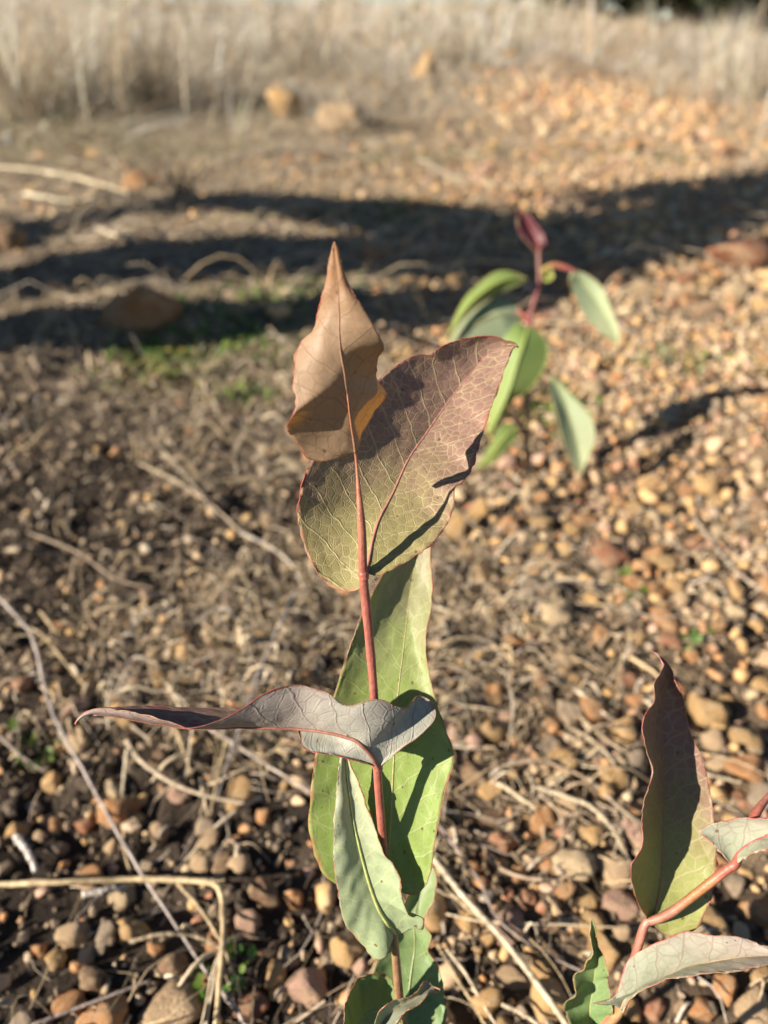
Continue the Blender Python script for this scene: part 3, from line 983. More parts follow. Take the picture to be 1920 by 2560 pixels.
# the blurred ones behind
stalk('fallen_stalk', [(-30, 360, .03), (60, 366, .04), (170, 385, .04), (282, 418, .02)], .0065, (0.74, 0.65, 0.44), 'upper thick pale stalk fallen at the left edge', 'grass stalk')
stalk('fallen_stalk', [(55, 418, .02), (140, 433, .025), (260, 428, .02), (300, 415, .02)], .0065, (0.76, 0.68, 0.48), 'lower thick pale stalk fallen at the left edge', 'grass stalk')
stalk('fallen_stalk', [(60, 338, .03), (150, 345, .03), (240, 375, .02)], .004, (0.55, 0.46, 0.33), 'thin stalk behind the two thick fallen stalks', 'grass stalk')
stalk('fallen_stalk', [(205, 492, .015), (250, 508, .016), (292, 516, .012)], .006, (0.72, 0.62, 0.46), 'short pale stalk on the lit strip between shadows', 'grass stalk')
stalk('fallen_stalk', [(130, 520, .012), (170, 517, .012), (215, 516, .01)], .0045, (0.66, 0.58, 0.44), 'short stalk left of the pale stalk between shadows', 'grass stalk')
stalk('fallen_stalk', [(560, 330, .02), (680, 326, .03), (815, 332, .02)], .0055, (0.58, 0.48, 0.36), 'long pale stalk lying below the broad tan rock', 'grass stalk')
stalk('fallen_stalk', [(720, 478, .01), (745, 492, .012), (765, 500, .008)], .006, (0.62, 0.54, 0.42), 'short pale stalk on the shadow right of centre', 'grass stalk')
stalk('fallen_stalk', [(765, 625, .012), (790, 632, .014), (815, 640, .008)], .0045, (0.78, 0.72, 0.58), 'bright white straw beside the topmost leaf', 'grass stalk')
stalk('fallen_stalk', [(1060, 455, .05), (1030, 505, .06), (985, 575, .05), (940, 620, .02)], .0050, (0.50, 0.38, 0.22), 'tan branching stalk leaning left of the far seedling', 'grass stalk')
stalk('fallen_stalk', [(900, 340, .02), (960, 372, .03), (1010, 402, .015)], .0055, (0.55, 0.48, 0.36), 'pale stalk lying above the wide shadow in the middle', 'grass stalk')
stalk('fallen_stalk', [(1600, 350, .02), (1625, 355, .02), (1659, 345, .02)], .006, (0.70, 0.62, 0.5), 'whitish stalk at the right edge above the shadow', 'grass stalk')
stalk('standing_stalk', [(822, 700, 0.0), (822, 700, .03), (824, 700, .06), (828, 700, .095)], .0035, (0.50, 0.36, 0.25), 'stub of brown stalk standing right of the topmost leaf', 'grass stalk', taper=0.7)
stalk('standing_stalk', [(848, 720, 0.0), (848, 720, .025), (850, 720, .07)], .0030, (0.44, 0.31, 0.22), 'shorter brown stub right of the standing stalk', 'grass stalk', taper=0.7)


def upright(name, x, y, top_dx, height, rad, col, label, group='standing dry stalks'):
    b0 = gp(x * K, y * K)
    lean = np.array([top_dx, rng.normal(0, .05), 0.0])
    pts = np.array([b0 + lean * t ** 1.4 + np.array([0, 0, height * t]) for t in np.linspace(0, 1, 6)])
    q = spline(pts, 30)
    rr = rad * np.linspace(1, .55, 30)
    v, qd, tr = tube_arrays(q, rr, 6)
    cc = np.repeat(np.array(col)[None], 30, 0) * rng.uniform(.85, 1.1, 30)[:, None]
    b = Bag()
    b.add(v, qd, tr, np.vstack([np.repeat(cc, 6, 0), cc[:1], cc[-1:]]))
    o = obj(name, b.build(name, M_STRAW, True, b0))
    o.location = b0
    tag(o, label, 'grass stalk', group)


upright('standing_stalk', 405, 262, 0.07, 0.75, .0085, (0.74, 0.65, 0.48), 'thick pale stalk rising to the top edge behind the tussocks')
upright('standing_stalk', 293, 200, -0.02, 0.75, .008, (0.70, 0.60, 0.43), 'pale upright stalk left of the thick pale stalk')
upright('standing_stalk', 262, 190, -0.1, 0.6, .007, (0.62, 0.52, 0.36), 'faint tan stalk standing in the left tussocks')
upright('standing_stalk', 1642, 300, 0.03, 0.8, .008, (0.68, 0.60, 0.47), 'pale upright stalk at the right frame edge')
upright('standing_stalk', 1590, 260, 0.02, 0.6, .006, (0.62, 0.52, 0.38), 'thinner stalk left of the right edge stalk')
upright('standing_stalk', 120, 160, -0.3, 0.35, .010, (0.78, 0.68, 0.48), 'short bright slanting stalk in the left tussocks')


# ------------------------------------------------------------------ dry grass
def blades(bag, base, yaw, height, lean, width, cols, k=6, curve=1.6):
    n = len(base)
    s = np.linspace(0, 1, k)[None]
    out = lean[:, None] * s ** curve
    dx, dy = np.cos(yaw)[:, None], np.sin(yaw)[:, None]
    p = np.stack([base[:, 0, None] + dx * out, base[:, 1, None] + dy * out, base[:, 2, None] + height[:, None] * (s - 0.25 * s ** 2 * np.minimum(lean / np.maximum(height, .01), 1.5)[:, None])], -1)
    a2 = yaw + rng.uniform(0, 3.14, n)
    side = np.stack([np.cos(a2), np.sin(a2), np.zeros(n)], 1)
    w = (width[:, None] * (1 - 0.85 * s ** 1.5))
    v = np.stack([p - side[:, None] * w[..., None], p + side[:, None] * w[..., None]], 2)
    i = np.arange(k - 1) * 2
    q = np.stack([i, i + 1, i + 3, i + 2], 1)
    q = (q[None] + (np.arange(n) * 2 * k)[:, None, None]).reshape(-1, 4)
    bag.add(v.reshape(-1, 3), q, None, np.repeat(cols, 2 * k, 0))


def sticks(bag, cx, cy, n, spread, tmax, lmin, lmax, w, dim=1.0):
    bx = cx + rng.normal(0, spread, n)
    by = cy + rng.normal(0, spread * .8, n)
    tl = rng.uniform(0.02, tmax, n)
    ln = rng.uniform(lmin, lmax, n)
    z = terrain(bx, by) + rng.random(n) ** 2 * .10
    c = np.where((rng.random(n) < .6)[:, None], np.array([.70, .60, .43]), np.array([.28, .21, .15])) * rng.uniform(.6, 1.15, n)[:, None] * dim
    blades(bag, np.stack([bx, by, z], 1), rng.random(n) * 6.283, ln * np.sin(tl) * 1.2, ln * np.cos(tl), rng.uniform(.4, 1.0, n) * w, c, 4, 1.15)


DRY = np.array([[0.68, 0.57, 0.39], [0.56, 0.45, 0.30], [0.76, 0.66, 0.48], [0.42, 0.32, 0.21], [0.62, 0.54, 0.42], [0.34, 0.25, 0.17]])


def tussock(x, y, n, h, spread, lean, label, dirx=0.0, dim=1.0):
    b0 = gp(x * K, y * K)
    n = int(n * 0.55)
    rr = np.abs(rng.normal(0, spread, n))
    th = rng.random(n) * 6.283
    bx, by = b0[0] + rr * np.cos(th), b0[1] + rr * np.sin(th) * 0.7
    base = np.stack([bx, by, terrain(bx, by)], 1)
    yaw = th + rng.normal(0, .5, n)
    ln = np.abs(rng.normal(lean, lean * .6, n))
    if dirx:
        yaw = np.where(rng.random(n) < .6, rng.normal(0 if dirx > 0 else math.pi, .45, n), yaw)
    b = Bag()
    blades(b, base, yaw, np.abs(rng.normal(h * .8, h * .38, n)) + .04, ln * rng.choice([.5, 1.0, 1.9], n), np.where(rng.random(n) < .14, rng.uniform(.006, .011, n), rng.uniform(.0015, .0045, n)), np.minimum(.8, DRY[rng.integers(0, 6, n)] * rng.uniform(.5, 1.7, n)[:, None] * dim * 1.15))
    if h > .11:
        sticks(b, b0[0], b0[1], 46, spread * 1.7 + .05, 1.3, .12, .2 + h, .0065)
    o = empty('grass_tussock', b0)
    c = obj('blades', b.build('blades', M_BLADE, True, b0))
    c.parent = o
    c['kind'] = 'stuff'
    tag(o, label, 'dry grass', 'dry grass tussocks at the back')


tussock(50, 262, 560, .46, .22, .22, 'dense brown dry tussock at the left edge', dim=.85)
tussock(160, 240, 420, .42, .18, .24, 'dry tussock beside the one at the left edge', dim=.9)
tussock(335, 245, 420, .42, .06, .30, 'spiky dark based tussock left of the thick pale stalk', dim=.75)
tussock(255, 180, 320, .45, .22, .26, 'dry tussock behind the two left tussocks')
tussock(430, 215, 300, .28, .10, .42, 'dry tussock leaning right beside the thick pale stalk', dirx=1, dim=.9)
tussock(480, 130, 350, .26, .25, .40, 'pale sprawling tussock right of the thick pale stalk', dirx=1)
tussock(620, 150, 320, .14, .25, .45, 'low sprawling pale tussock behind the upright ochre rock', dirx=1)
tussock(770, 170, 320, .13, .22, .42, 'low dry tussock above the broad tan rock')
tussock(985, 130, 260, .13, .14, .34, 'dark based low tussock right of the farthest ochre rock', dirx=-1, dim=.8)
tussock(860, 95, 320, .24, .3, .42, 'pale tussock behind the farthest ochre rock')
tussock(1440, 125, 300, .30, .25, .2, 'dry tussock beyond the track at right')
tussock(1560, 160, 320, .38, .16, .14, 'upright dry tussock near the right frame edge')
tussock(1630, 230, 260, .36, .10, .12, 'dry tussock at the right edge by the pale stalk')
tussock(1420, 215, 140, .16, .12, .18, 'small low tussock right of the sunny track', dim=.9)
tussock(395, 430, 60, .09, .02, .10, 'small dark twiggy tuft on the mound between shadows', dim=.4)
tussock(560, 300, 60, .10, .10, .22, 'sparse flattened dry tuft before the upright ochre rock', dirx=1)
tussock(815, 288, 240, .07, .06, .16, 'twiggy tuft right of the broad tan rock, darkened to imitate its shadow', dirx=1, dim=.16)  # blades near black, standing in for the shadow beside the rock
tussock(1260, 95, 300, .28, .3, .25, 'pale tussock at the far end of the track')

bag = Bag()
nc = 4200
cy = 3.2 + 32 * rng.random(nc) ** 1.9
cx = (rng.random(nc) * 2 - 1) * (in_view_x(cy) + .6)
start = np.interp(cx / cy, [-.6, -.2, 0.0, .1, .25, .4, .6], [3.9, 4.2, 4.9, 6.0, 7.4, 5.6, 4.4]) + 0.9 * vn(cx * 1.6, cy * .4, 37)
keep = (cy > start) & (rng.random(nc) < 0.25 + 0.9 * (vn(cx * 1.1, cy * 1.1, 31) * .5 + .5))
cx, cy, start = cx[keep], cy[keep], start[keep]
nc = len(cx)
per = 13
ck = np.repeat(np.arange(nc), per)
n = len(ck)
ramp = np.clip((cy - start) / 2.5, 0.25, 1)
ch = np.clip(rng.gamma(2.6, .10, nc), .05, .85) * ramp * (0.55 + 0.9 * (vn(cx * .7, cy * .5, 35) * .5 + .5))
cl = rng.uniform(.1, .95, nc)
cyaw = rng.normal(0.1, 1.4, nc)
cb = rng.choice([.38, .7, 1.0, 1.35, 1.6], nc)
sp = rng.uniform(.03, .22, nc)
xx = cx[ck] + rng.normal(0, 1, n) * sp[ck]
yy = cy[ck] + rng.normal(0, 1, n) * sp[ck]
base = np.stack([xx, yy, terrain(xx, yy)], 1)
blades(bag, base, cyaw[ck] + rng.normal(0, .9, n), ch[ck] * rng.uniform(.4, 1.25, n), cl[ck] * rng.uniform(.2, 1.6, n), np.where(rng.random(n) < .18, .010, .0035) * rng.uniform(.6, 1.3, n) * (0.8 + yy * .05),
       np.minimum(.85, DRY[rng.integers(0, 6, n)] * (cb[ck] * rng.uniform(.8, 1.4, n))[:, None] * 1.15), 5)
for k in range(300):
    yk = 2.5 + 5.5 * rng.random() ** 1.2
    xk = (rng.random() * 2 - 1) * in_view_x(yk)
    if abs(xk - .27 * yk) < .35 + .05 * yk and rng.random() < .8:
        continue
    sticks(bag, xk, yk, 12, .22, .4 if yk < 4.2 else 1.0, .1, .5, .0045)
# flattened grass in front of it
n = 16000
yy = 2.4 + 5 * rng.random(n)
xx = (rng.random(n) * 2 - 1) * in_view_x(yy)
keep = (rng.random(n) < np.clip(0.85 - 1.1 * np.exp(-((xx - .27 * yy) / (.25 + .09 * yy)) ** 2), 0, 1)) & (rng.random(n) < np.clip((yy - 2.4) / 1.8, .1, 1))
xx, yy = xx[keep], yy[keep]
n = len(xx)
blades(bag, np.stack([xx, yy, terrain(xx, yy)], 1), rng.normal(0.1, 1.0, n), np.abs(rng.normal(.03, .03, n)) + .008, rng.gamma(2.5, .06, n) + .04, rng.uniform(.0014, .004, n), np.minimum(.85, DRY[rng.integers(0, 6, n)] * rng.uniform(.9, 1.5, n)[:, None]), 5, 1.1)
o = obj('dry_grass', bag.build('dry_grass', M_BLADE))
tag(o, 'pale dry grass covering the slope at the top', 'dry grass', kind='stuff')


# ------------------------------------------------------------------ green weeds
WEEDS = Bag()


def weed(x, y, n, spread, size, label, col=(0.12, 0.20, 0.05), blade=False):
    b = WEEDS
    n = int(n * (1.0 if n < 30 else 2.4))
    b0 = gp(x * K, y * K)
    bx = b0[0] + rng.normal(0, spread * (1.0 if n < 30 else 1.6), n)
    by = b0[1] + rng.normal(0, spread * (.8 if n < 30 else 1.3), n)
    z = terrain(bx, by)
    th = rng.random(n) * 6.283
    tl = rng.uniform(.1, .9, n)
    for k in range(n):
        s = size * rng.uniform(.7, 1.5)
        d = np.array([math.cos(th[k]), math.sin(th[k]), 0])
        e = np.array([-d[1], d[0], 0])
        up = np.array([0, 0, 1.0])
        w = .22 if blade else .42
        f = d * math.cos(tl[k]) + up * math.sin(tl[k])
        p = np.array([bx[k], by[k], z[k] + s * rng.uniform(.15, .9)])
        v = [p, p + f * s * .3 + e * s * w * .8, p + f * s * .75 + e * s * w * .8 + up * s * .05, p + f * s, p + f * s * .75 - e * s * w * .8 + up * s * .05, p + f * s * .3 - e * s * w * .8, p + f * s * .5 - up * s * .08]
        t = [(6, 0, 1), (6, 1, 2), (6, 2, 3), (6, 3, 4), (6, 4, 5), (6, 5, 0)]
        g_ = rng.uniform(0.9, 1.9)
        b.add(np.array(v), None, np.array(t), np.array(col) * g_ * np.array([rng.uniform(.8, 1.4), 1, rng.uniform(.7, 1.2)]))


weed(410, 755, 130, .035, .009, 'bright green weed patch below the lowest shadow band')
weed(300, 775, 40, .016, .009, 'small green weed patch left of the bright patch')
weed(525, 870, 36, .012, .009, 'small bright weed sprig left of the topmost leaf')
weed(645, 640, 150, .05, .010, 'green weed patch between shadows left of the leaf tip')
weed(560, 765, 110, .045, .008, 'thin green weeds left of the topmost leaf margin')
weed(340, 815, 90, .03, .008, 'yellowish green weeds on crumbly soil at left', (0.17, 0.20, 0.06))
weed(540, 690, 120, .05, .010, 'dark green weeds within the lowest shadow band')
weed(60, 275, 260, .18, .020, 'green weeds at the foot of the left edge tussock', (0.16, 0.22, 0.06))
weed(200, 270, 240, .2, .020, 'green weeds in front of the left tussocks', (0.15, 0.21, 0.06))
weed(110, 320, 200, .18, .018, 'scattered weeds in pale grass below the left tussocks', (0.19, 0.22, 0.08))
weed(520, 245, 160, .12, .018, 'green weeds left of the upright ochre rock', (0.13, 0.20, 0.06))
weed(400, 330, 150, .14, .016, 'faint green weeds in the middle left distance', (0.2, 0.22, 0.09))
weed(820, 470, 160, .10, .012, 'dark green weeds in the wide shadow right of centre')
weed(960, 350, 120, .12, .016, 'green weeds left of the far sunny track', (0.18, 0.22, 0.08))
weed(1460, 790, 60, .03, .009, 'pale green weeds right of the far seedling', (0.2, 0.24, 0.1))
weed(1390, 345, 70, .06, .014, 'small green weed tuft on the far track')
weed(1200, 880, 50, .02, .010, 'green weeds behind the hanging leaf of far seedling')
weed(1365, 1300, 14, .008, .007, 'tiny green sprig by the orange gravel pebble')
weed(1490, 1390, 14, .010, .007, 'tiny green sprig right of the gravel centre')
weed(1330, 1250, 16, .008, .008, 'tiny green sprig by the lone pale straw')
weed(430, 2140, 16, .006, .006, 'fresh green sprig left of the bent straw at bottom', (0.11, 0.22, 0.04))
weed(505, 2150, 9, .005, .006, 'fresh green sprig right of the bent straw at bottom', (0.11, 0.22, 0.04))
weed(520, 2060, 6, .005, .006, 'tiny green sprig right of the bent straw higher up', (0.11, 0.22, 0.04))
weed(70, 1640, 20, .008, .007, 'tiny green sprig at the left edge below the twig')
weed(210, 330, 120, .12, .016, 'yellowish weeds above the fallen pale stalks', (0.2, 0.21, 0.09))


tag(obj('green_weeds', WEEDS.build('green_weeds', M_GREEN)), 'low green weeds and sprigs scattered over the soil', 'weeds', kind='stuff')


# ------------------------------------------------------------------ leaves
MARGIN_COL = (0.42, 0.085, 0.06)


def leaf(parent, cols, D0, tr, mats, front='top', wave=0.0, bul=(0, 0), nu=96, nv=20, margin=MARGIN_COL, mr=0.00021, rib=0.0007, rib_col=(0.45, 0.22, 0.12), crimp=0.00025, waves=5, seed=0, mid_pow=1.0, label=None, name='leaf', thick=0.00028, orient='all'):
    """cols = (left edge, midrib, right edge), each a list of (x, y, dz mm) from base to tip; tr maps to photo pixels"""
    rs = np.random.default_rng(seed + 7)
    cur = []
    for c in cols:
        w = []
        for p in c:
            m_ = tr(p[0], p[1])
            w.append((m_[0], m_[1], D0 + (m_[2] if len(m_) > 2 else 0.0) + (p[2] if len(p) > 2 else 0) / 1000.0))
        q = spline(np.array(w), nu if len(cur) != 1 else nu * 4)
        if len(cur) == 1:
            sq = np.linspace(0, 1, nu * 4)
            uq = np.linspace(0, 1, nu) ** mid_pow
            q = np.stack([np.interp(uq, sq, q[:, k]) for k in range(3)], 1)
        cur.append(q)
    world = [np.array([P(*q) for q in c]) for c in cur]
    Lc, Mc, Rc = world
    s = np.linspace(0, 1, nu)
    env = np.sin(math.pi * np.clip(s * 1.0, 0, 1)) ** 0.5
    V = np.linspace(-1, 1, 2 * nv + 1)
    G = np.zeros((nu, 2 * nv + 1, 3))
    ph = rs.random(4) * 6.28
    for j, v in enumerate(V):
        a = abs(v)
        E = Lc if v < 0 else Rc
        b = bul[0] if v < 0 else bul[1]
        p = Mc * (1 - a) + E * a
        bump_ = (b / 1000.0) * math.sin(math.pi * a) * env
        k = 0 if v < 0 else 1
        wv = (wave / 1000.0) * (a ** 1.8) * np.sin(2 * math.pi * waves * s + ph[k]) * env
        wv += (wave / 2500.0) * a * np.sin(2 * math.pi * waves * 2.3 * s + ph[2 + k]) * env
        cr = crimp * (a ** 6) * np.interp(s * 60, np.arange(61), rs.normal(0, 1, 61)) if a > .6 else 0
        G[:, j] = p + FWD * (bump_ + wv)[:, None] + (UP * 0.6 + RIGHT * (0.8 if v < 0 else -0.8)) * (np.asarray(cr) * np.ones(nu))[:, None]
    # small puckers of the blade between the side veins
    du = np.gradient(G, axis=0)
    dv = np.gradient(G, axis=1)
    N = np.cross(dv, du)
    N /= np.linalg.norm(N, axis=2)[..., None] + 1e-12
    ctr = slice(nu // 4, nu * 3 // 4)
    reg = N[ctr, :nv] if orient == 'left' else (N[ctr, nv + 1:] if orient == 'right' else N[ctr])
    if np.mean(reg @ FWD) > 0:
        N = -N
        flip = True
    else:
        flip = False
    al = np.concatenate([[0], np.cumsum(np.linalg.norm(np.diff(Mc, axis=0), axis=1))])
    ac = np.zeros((nu, 2 * nv + 1))
    seg = np.linalg.norm(np.diff(G, axis=1), axis=2)
    ac[:, nv + 1:] = np.cumsum(seg[:, nv:], 1)
    ac[:, :nv] = -np.cumsum(seg[:, :nv][:, ::-1], 1)[:, ::-1]
    metric = np.stack([ac * 100, np.repeat(al[:, None], 2 * nv + 1, 1) * 100], -1)
    # where the edge swings below the leaf base, measure along the edge direction too
    drop = np.einsum('ijk,k->ij', G - Mc[0], (Mc[nu // 2] - Mc[0]) / (np.linalg.norm(Mc[nu // 2] - Mc[0]) + 1e-9)) * 100
    metric[..., 1] = drop * 0.8 + metric[..., 1] * 0.2
    norm = np.stack([np.repeat(V[None] * .5 + .5, nu, 0), np.repeat(s[:, None], 2 * nv + 1, 1)], -1)
    pk = 0.00018 * np.array(vn(metric[..., 0] * 3.0, metric[..., 1] * 3.0, 40 + seed))
    G = G + N * pk[..., None]
    A = G + N * thick / 2
    B = G - N * thick / 2
    W = 2 * nv + 1
    nn = nu * W
    i = (np.arange(nu - 1)[:, None] * W + np.arange(W - 1)[None])
    q = np.stack([i, i + 1, i + W + 1, i + W], -1).reshape(-1, 4)
    if flip:
        q = q[:, ::-1]
    qb = q[:, ::-1] + nn
    rim = np.concatenate([np.arange(nu) * W, (nu - 1) * W + np.arange(1, W), (np.arange(nu - 1)[::-1]) * W + W - 1, np.arange(1, W - 1)[::-1]])
    r2 = np.roll(rim, -1)
    qr = np.stack([rim, r2, r2 + nn, rim + nn], 1)
    verts = np.vstack([A.reshape(-1, 3), B.reshape(-1, 3)])
    org = np.array(parent.location)
    ms = list(mats) if front == 'top' else [mats[1], mats[0]]
    midx = np.concatenate([np.zeros(len(q)), np.ones(len(qb)), np.zeros(len(qr))])
    uv1 = np.vstack([metric.reshape(-1, 2)] * 2)
    uv2 = np.vstack([norm.reshape(-1, 2)] * 2)
    me = mesh(name, verts - org, [q, qb, qr], None, True, None, {'metric': uv1, 'norm': uv2}, ms, midx)
    lo = obj(name, me, parent)
    lo.location = parent.location
    lo.parent = parent
    lo.matrix_parent_inverse = parent.matrix_basis.inverted()
    if label:
        lo['label'] = label
    if margin:
        e = np.vstack([G[:, 0], G[-1:, nv], G[::-1, -1]])
        ln = np.concatenate([np.linspace(.7, 1, nu), [1], np.linspace(1, .7, nu)])
        v_, q_, t_ = tube_arrays(e, mr * ln * (1 + .22 * rs.normal(0, 1, len(ln))) * (.85 + .45 * vn(np.arange(len(ln)) * .13, np.full(len(ln), seed * 1.7), 51)), 6)
        b = Bag()
        fade = np.clip(vn(np.arange(len(v_)) / 6 * .10, np.full(len(v_), seed * 3.3), 50) * .9 + .25, 0, .85)[:, None]
        dull = np.array([0.36, 0.25, 0.13])
        c_ = (np.array(margin) * (1 - fade) + dull * fade) * (1 + .15 * rs.normal(0, 1, (len(v_), 1)))
        b.add(v_ - org, q_, t_, c_)
        mo = obj('margin', b.build('margin', M_STEM), lo)
        mo.matrix_parent_inverse.identity()
        mo.location = (0, 0, 0)
    if rib:
        side = -1 if front == 'top' else 1
        e = G[:, nv] + N[:, nv] * (thick * .2 + rib * (0.10 if front == 'top' else 0.35))
        e = e[: int(nu * .97)]
        rr = rib * np.linspace(1, .22, len(e))
        v_, q_, t_ = tube_arrays(e, rr, 7)
        b = Bag()
        b.add(v_ - org, q_, t_, rib_col)
        ro = obj('midrib', b.build('midrib', M_STEM), lo)
        ro.matrix_parent_inverse.identity()
        ro.location = (0, 0, 0)
    return lo


def crop(ox, oy, sc):
    return lambda x, y: (ox + x / sc, oy + y / sc)


c1 = crop(660, 560, 2.304)
c2 = crop(160, 1340, 1.536)
c3 = crop(700, 1840, 2.765)
c4 = crop(1320, 1560, 2.2117)
c5 = crop(1040, 480, 2.765)
cA = crop(700, 600, 1106 / 300.0)
dd = crop(0, 0, 1659 / 1920.0)


def c4_k(x, y):
    px, py = c4(x, y)
    return px, py, -0.016 * (x - 1130) / 570.0


def c4_m(x, y):
    px, py = c4(x, y)
    return px, py, -0.022 * (x - 512) / 1050.0


def c2_near(x, y):
    px, py = c2(x, y)
    return px, py, -0.0038 * min(1.0, max(0.0, (900 - y) / 90.0))


def cA_tilt(x, y):
    px, py = cA(x, y)
    return px, py, -0.030 * max(0.0, (1960 - y) / 1940.0) ** 0.85

MT_BRONZE = leaf_mat('leaf_bronze', (0.36, 0.24, 0.16), (0.42, 0.26, 0.15), (0.26, 0.12, 0.08), (0.80, 0.50, 0.07), 0.40, 0.15, 0.35)
MU_BRONZE = leaf_mat('leaf_bronze_under', (0.46, 0.335, 0.215), (0.46, 0.24, 0.12), (0.28, 0.16, 0.10), (0.85, 0.55, 0.09), 0.40, 0.35, 0.6, grad=(0.50, 1.15), fine=0.06, cell=2.0)
MT_PURPLE = leaf_mat('leaf_purple_green', (0.325, 0.295, 0.12), (0.30, 0.175, 0.145), (0.62, 0.52, 0.27), (0.60, 0.46, 0.05), 0.22, 0.75, 1.1, cell=2.9, grad=(0.10, 0.62), fine=0.25)
MU_PALE = leaf_mat('leaf_pale_under', (0.45, 0.46, 0.38), (0.40, 0.31, 0.28), (0.30, 0.21, 0.17), (0.55, 0.48, 0.10), 0.22, 0.5, 1.1, cell=2.5, fine=0.15)
MT_GREEN = leaf_mat('leaf_green', (0.30, 0.41, 0.10), (0.36, 0.30, 0.20), (0.50, 0.54, 0.24), (0.50, 0.62, 0.04), 0.28, 0.5, 0.7, cell=2.0, grad=(0.30, 1.0), fine=0.12)
MU_GREEN = leaf_mat('leaf_green_under', (0.39, 0.48, 0.27), (0.44, 0.47, 0.32), (0.56, 0.62, 0.28), (0.50, 0.60, 0.08), 0.25, 0.65, 0.6, cell=2.2, fine=0.12)
MT_DEEP = leaf_mat('leaf_deep_green', (0.19, 0.30, 0.11), (0.24, 0.32, 0.13), (0.34, 0.43, 0.20), (0.35, 0.5, 0.05), 0.25, 0.5, 0.6, fine=0.12)
MU_DEEP = leaf_mat('leaf_deep_under', (0.30, 0.35, 0.25), (0.34, 0.35, 0.25), (0.38, 0.36, 0.22), (0.4, 0.5, 0.08), 0.25, 0.4, 0.5)
MT_WAVY = leaf_mat('leaf_wavy_purple', (0.33, 0.36, 0.11), (0.29, 0.155, 0.135), (0.52, 0.44, 0.24), (0.50, 0.40, 0.05), 0.22, 0.6, 0.7, cell=2.1, grad=(0.12, 0.72), fine=0.12)
MU_GREYP = leaf_mat('leaf_grey_pink_under', (0.44, 0.48, 0.34), (0.47, 0.41, 0.34), (0.30, 0.17, 0.13), (0.5, 0.42, 0.12), 0.20, 0.55, 0.5, cell=2.3, fine=0.18)


def stem_part(parent, name, pts, radii, cols, sides=12, n=80, label=None):
    """pts (px, py, depth) or world points"""
    w = np.array([P(*p) for p in pts]) if not isinstance(pts, np.ndarray) else pts
    q = spline(w, n)
    u = np.linspace(0, 1, len(radii))
    rr = np.interp(np.linspace(0, 1, n), u, radii) * (1 + .05 * vn(np.arange(n) * .22, np.full(n, 3.1), 61))
    cc = np.stack([np.interp(np.linspace(0, 1, n), np.linspace(0, 1, len(cols)), np.array(cols)[:, k]) for k in range(3)], 1)
    v, qd, tr = tube_arrays(q, rr, sides)
    cv = np.vstack([np.repeat(cc, sides, 0), cc[:1], cc[-1:]])
    ridge = 1 + 0.22 * np.cos(np.tile(np.arange(sides), n) * 2 * math.pi / sides * 3)
    cv[:n * sides] *= ridge[:, None]
    blot = vn(np.arange(len(cv)) / sides * .35, np.arange(len(cv)) % sides * .4, 60)[:, None]
    cv = cv * (1 + 0.10 * rng.normal(0, 1, (len(cv), 1)) + .18 * blot)
    b = Bag()
    b.add(v - np.array(parent.location), qd, tr, cv)
    o = obj(name, b.build(name, M_STEM), parent)
    o.matrix_parent_inverse.identity()
    if label:
        o['label'] = label
    return o


def plant(base, label, cat='seedling'):
    e = empty('eucalypt_seedling', base)
    bpy.context.view_layer.update()
    tag(e, label, cat, 'young eucalypt seedlings')
    return e


_leaf = leaf


def leaf(*a, **k):
    o = _leaf(*a, **k)
    o.matrix_parent_inverse.identity()
    o.location = (0, 0, 0)
    return o


# ---- the tall seedling in focus
b0 = gp(1014, 2930)
tall = plant(b0, 'tall sharp seedling with red stem and bronze tip leaf in the middle')
RED, REDO, BRN, GRN = (0.40, 0.125, 0.085), (0.44, 0.16, 0.09), (0.30, 0.17, 0.09), (0.30, 0.23, 0.09)
stem_w = [P(868, 985, .2372), P(878, 1062, .2425), P(886, 1112, .2482), P(893, 1180, .2505), P(905, 1330, .2535), P(908, 1435, .256), P(920, 1560, .259), P(935, 1740, .2625), P(943, 1915, .266), P(952, 2040, .2705), P(964, 2160, .2755), P(980, 2300, .282), P(990, 2400, .287), P(1001, 2540, .295)]
stem_w.append(P(1008, 2700, .318))
stem_w.append(b0 - np.array([0, 0, .004]))
stem_part(tall, 'stem', np.array(stem_w), [.0002, .0005, .0013, .0016, .0016, .00155, .0015, .00145, .0015, .0015, .0015, .0015, .0016, .0017, .002, .0024], [REDO, REDO, REDO, RED, RED, RED, RED, RED, RED, RED, (0.42, 0.20, 0.10), GRN, BRN, BRN, BRN, BRN], n=140)
for nm, px, py, dp, rr in (('node', 909, 1437, .256, .0019), ('node', 943, 1912, .266, .0021), ('node', 982, 2325, .2835, .0021)):
    w = np.array([P(px - 2, py - 14, dp), P(px, py, dp), P(px + 3, py + 14, dp)])
    stem_part(tall, nm, w, [rr * .72, rr, rr * .75], [RED if py < 2200 else GRN] * 3, n=14)

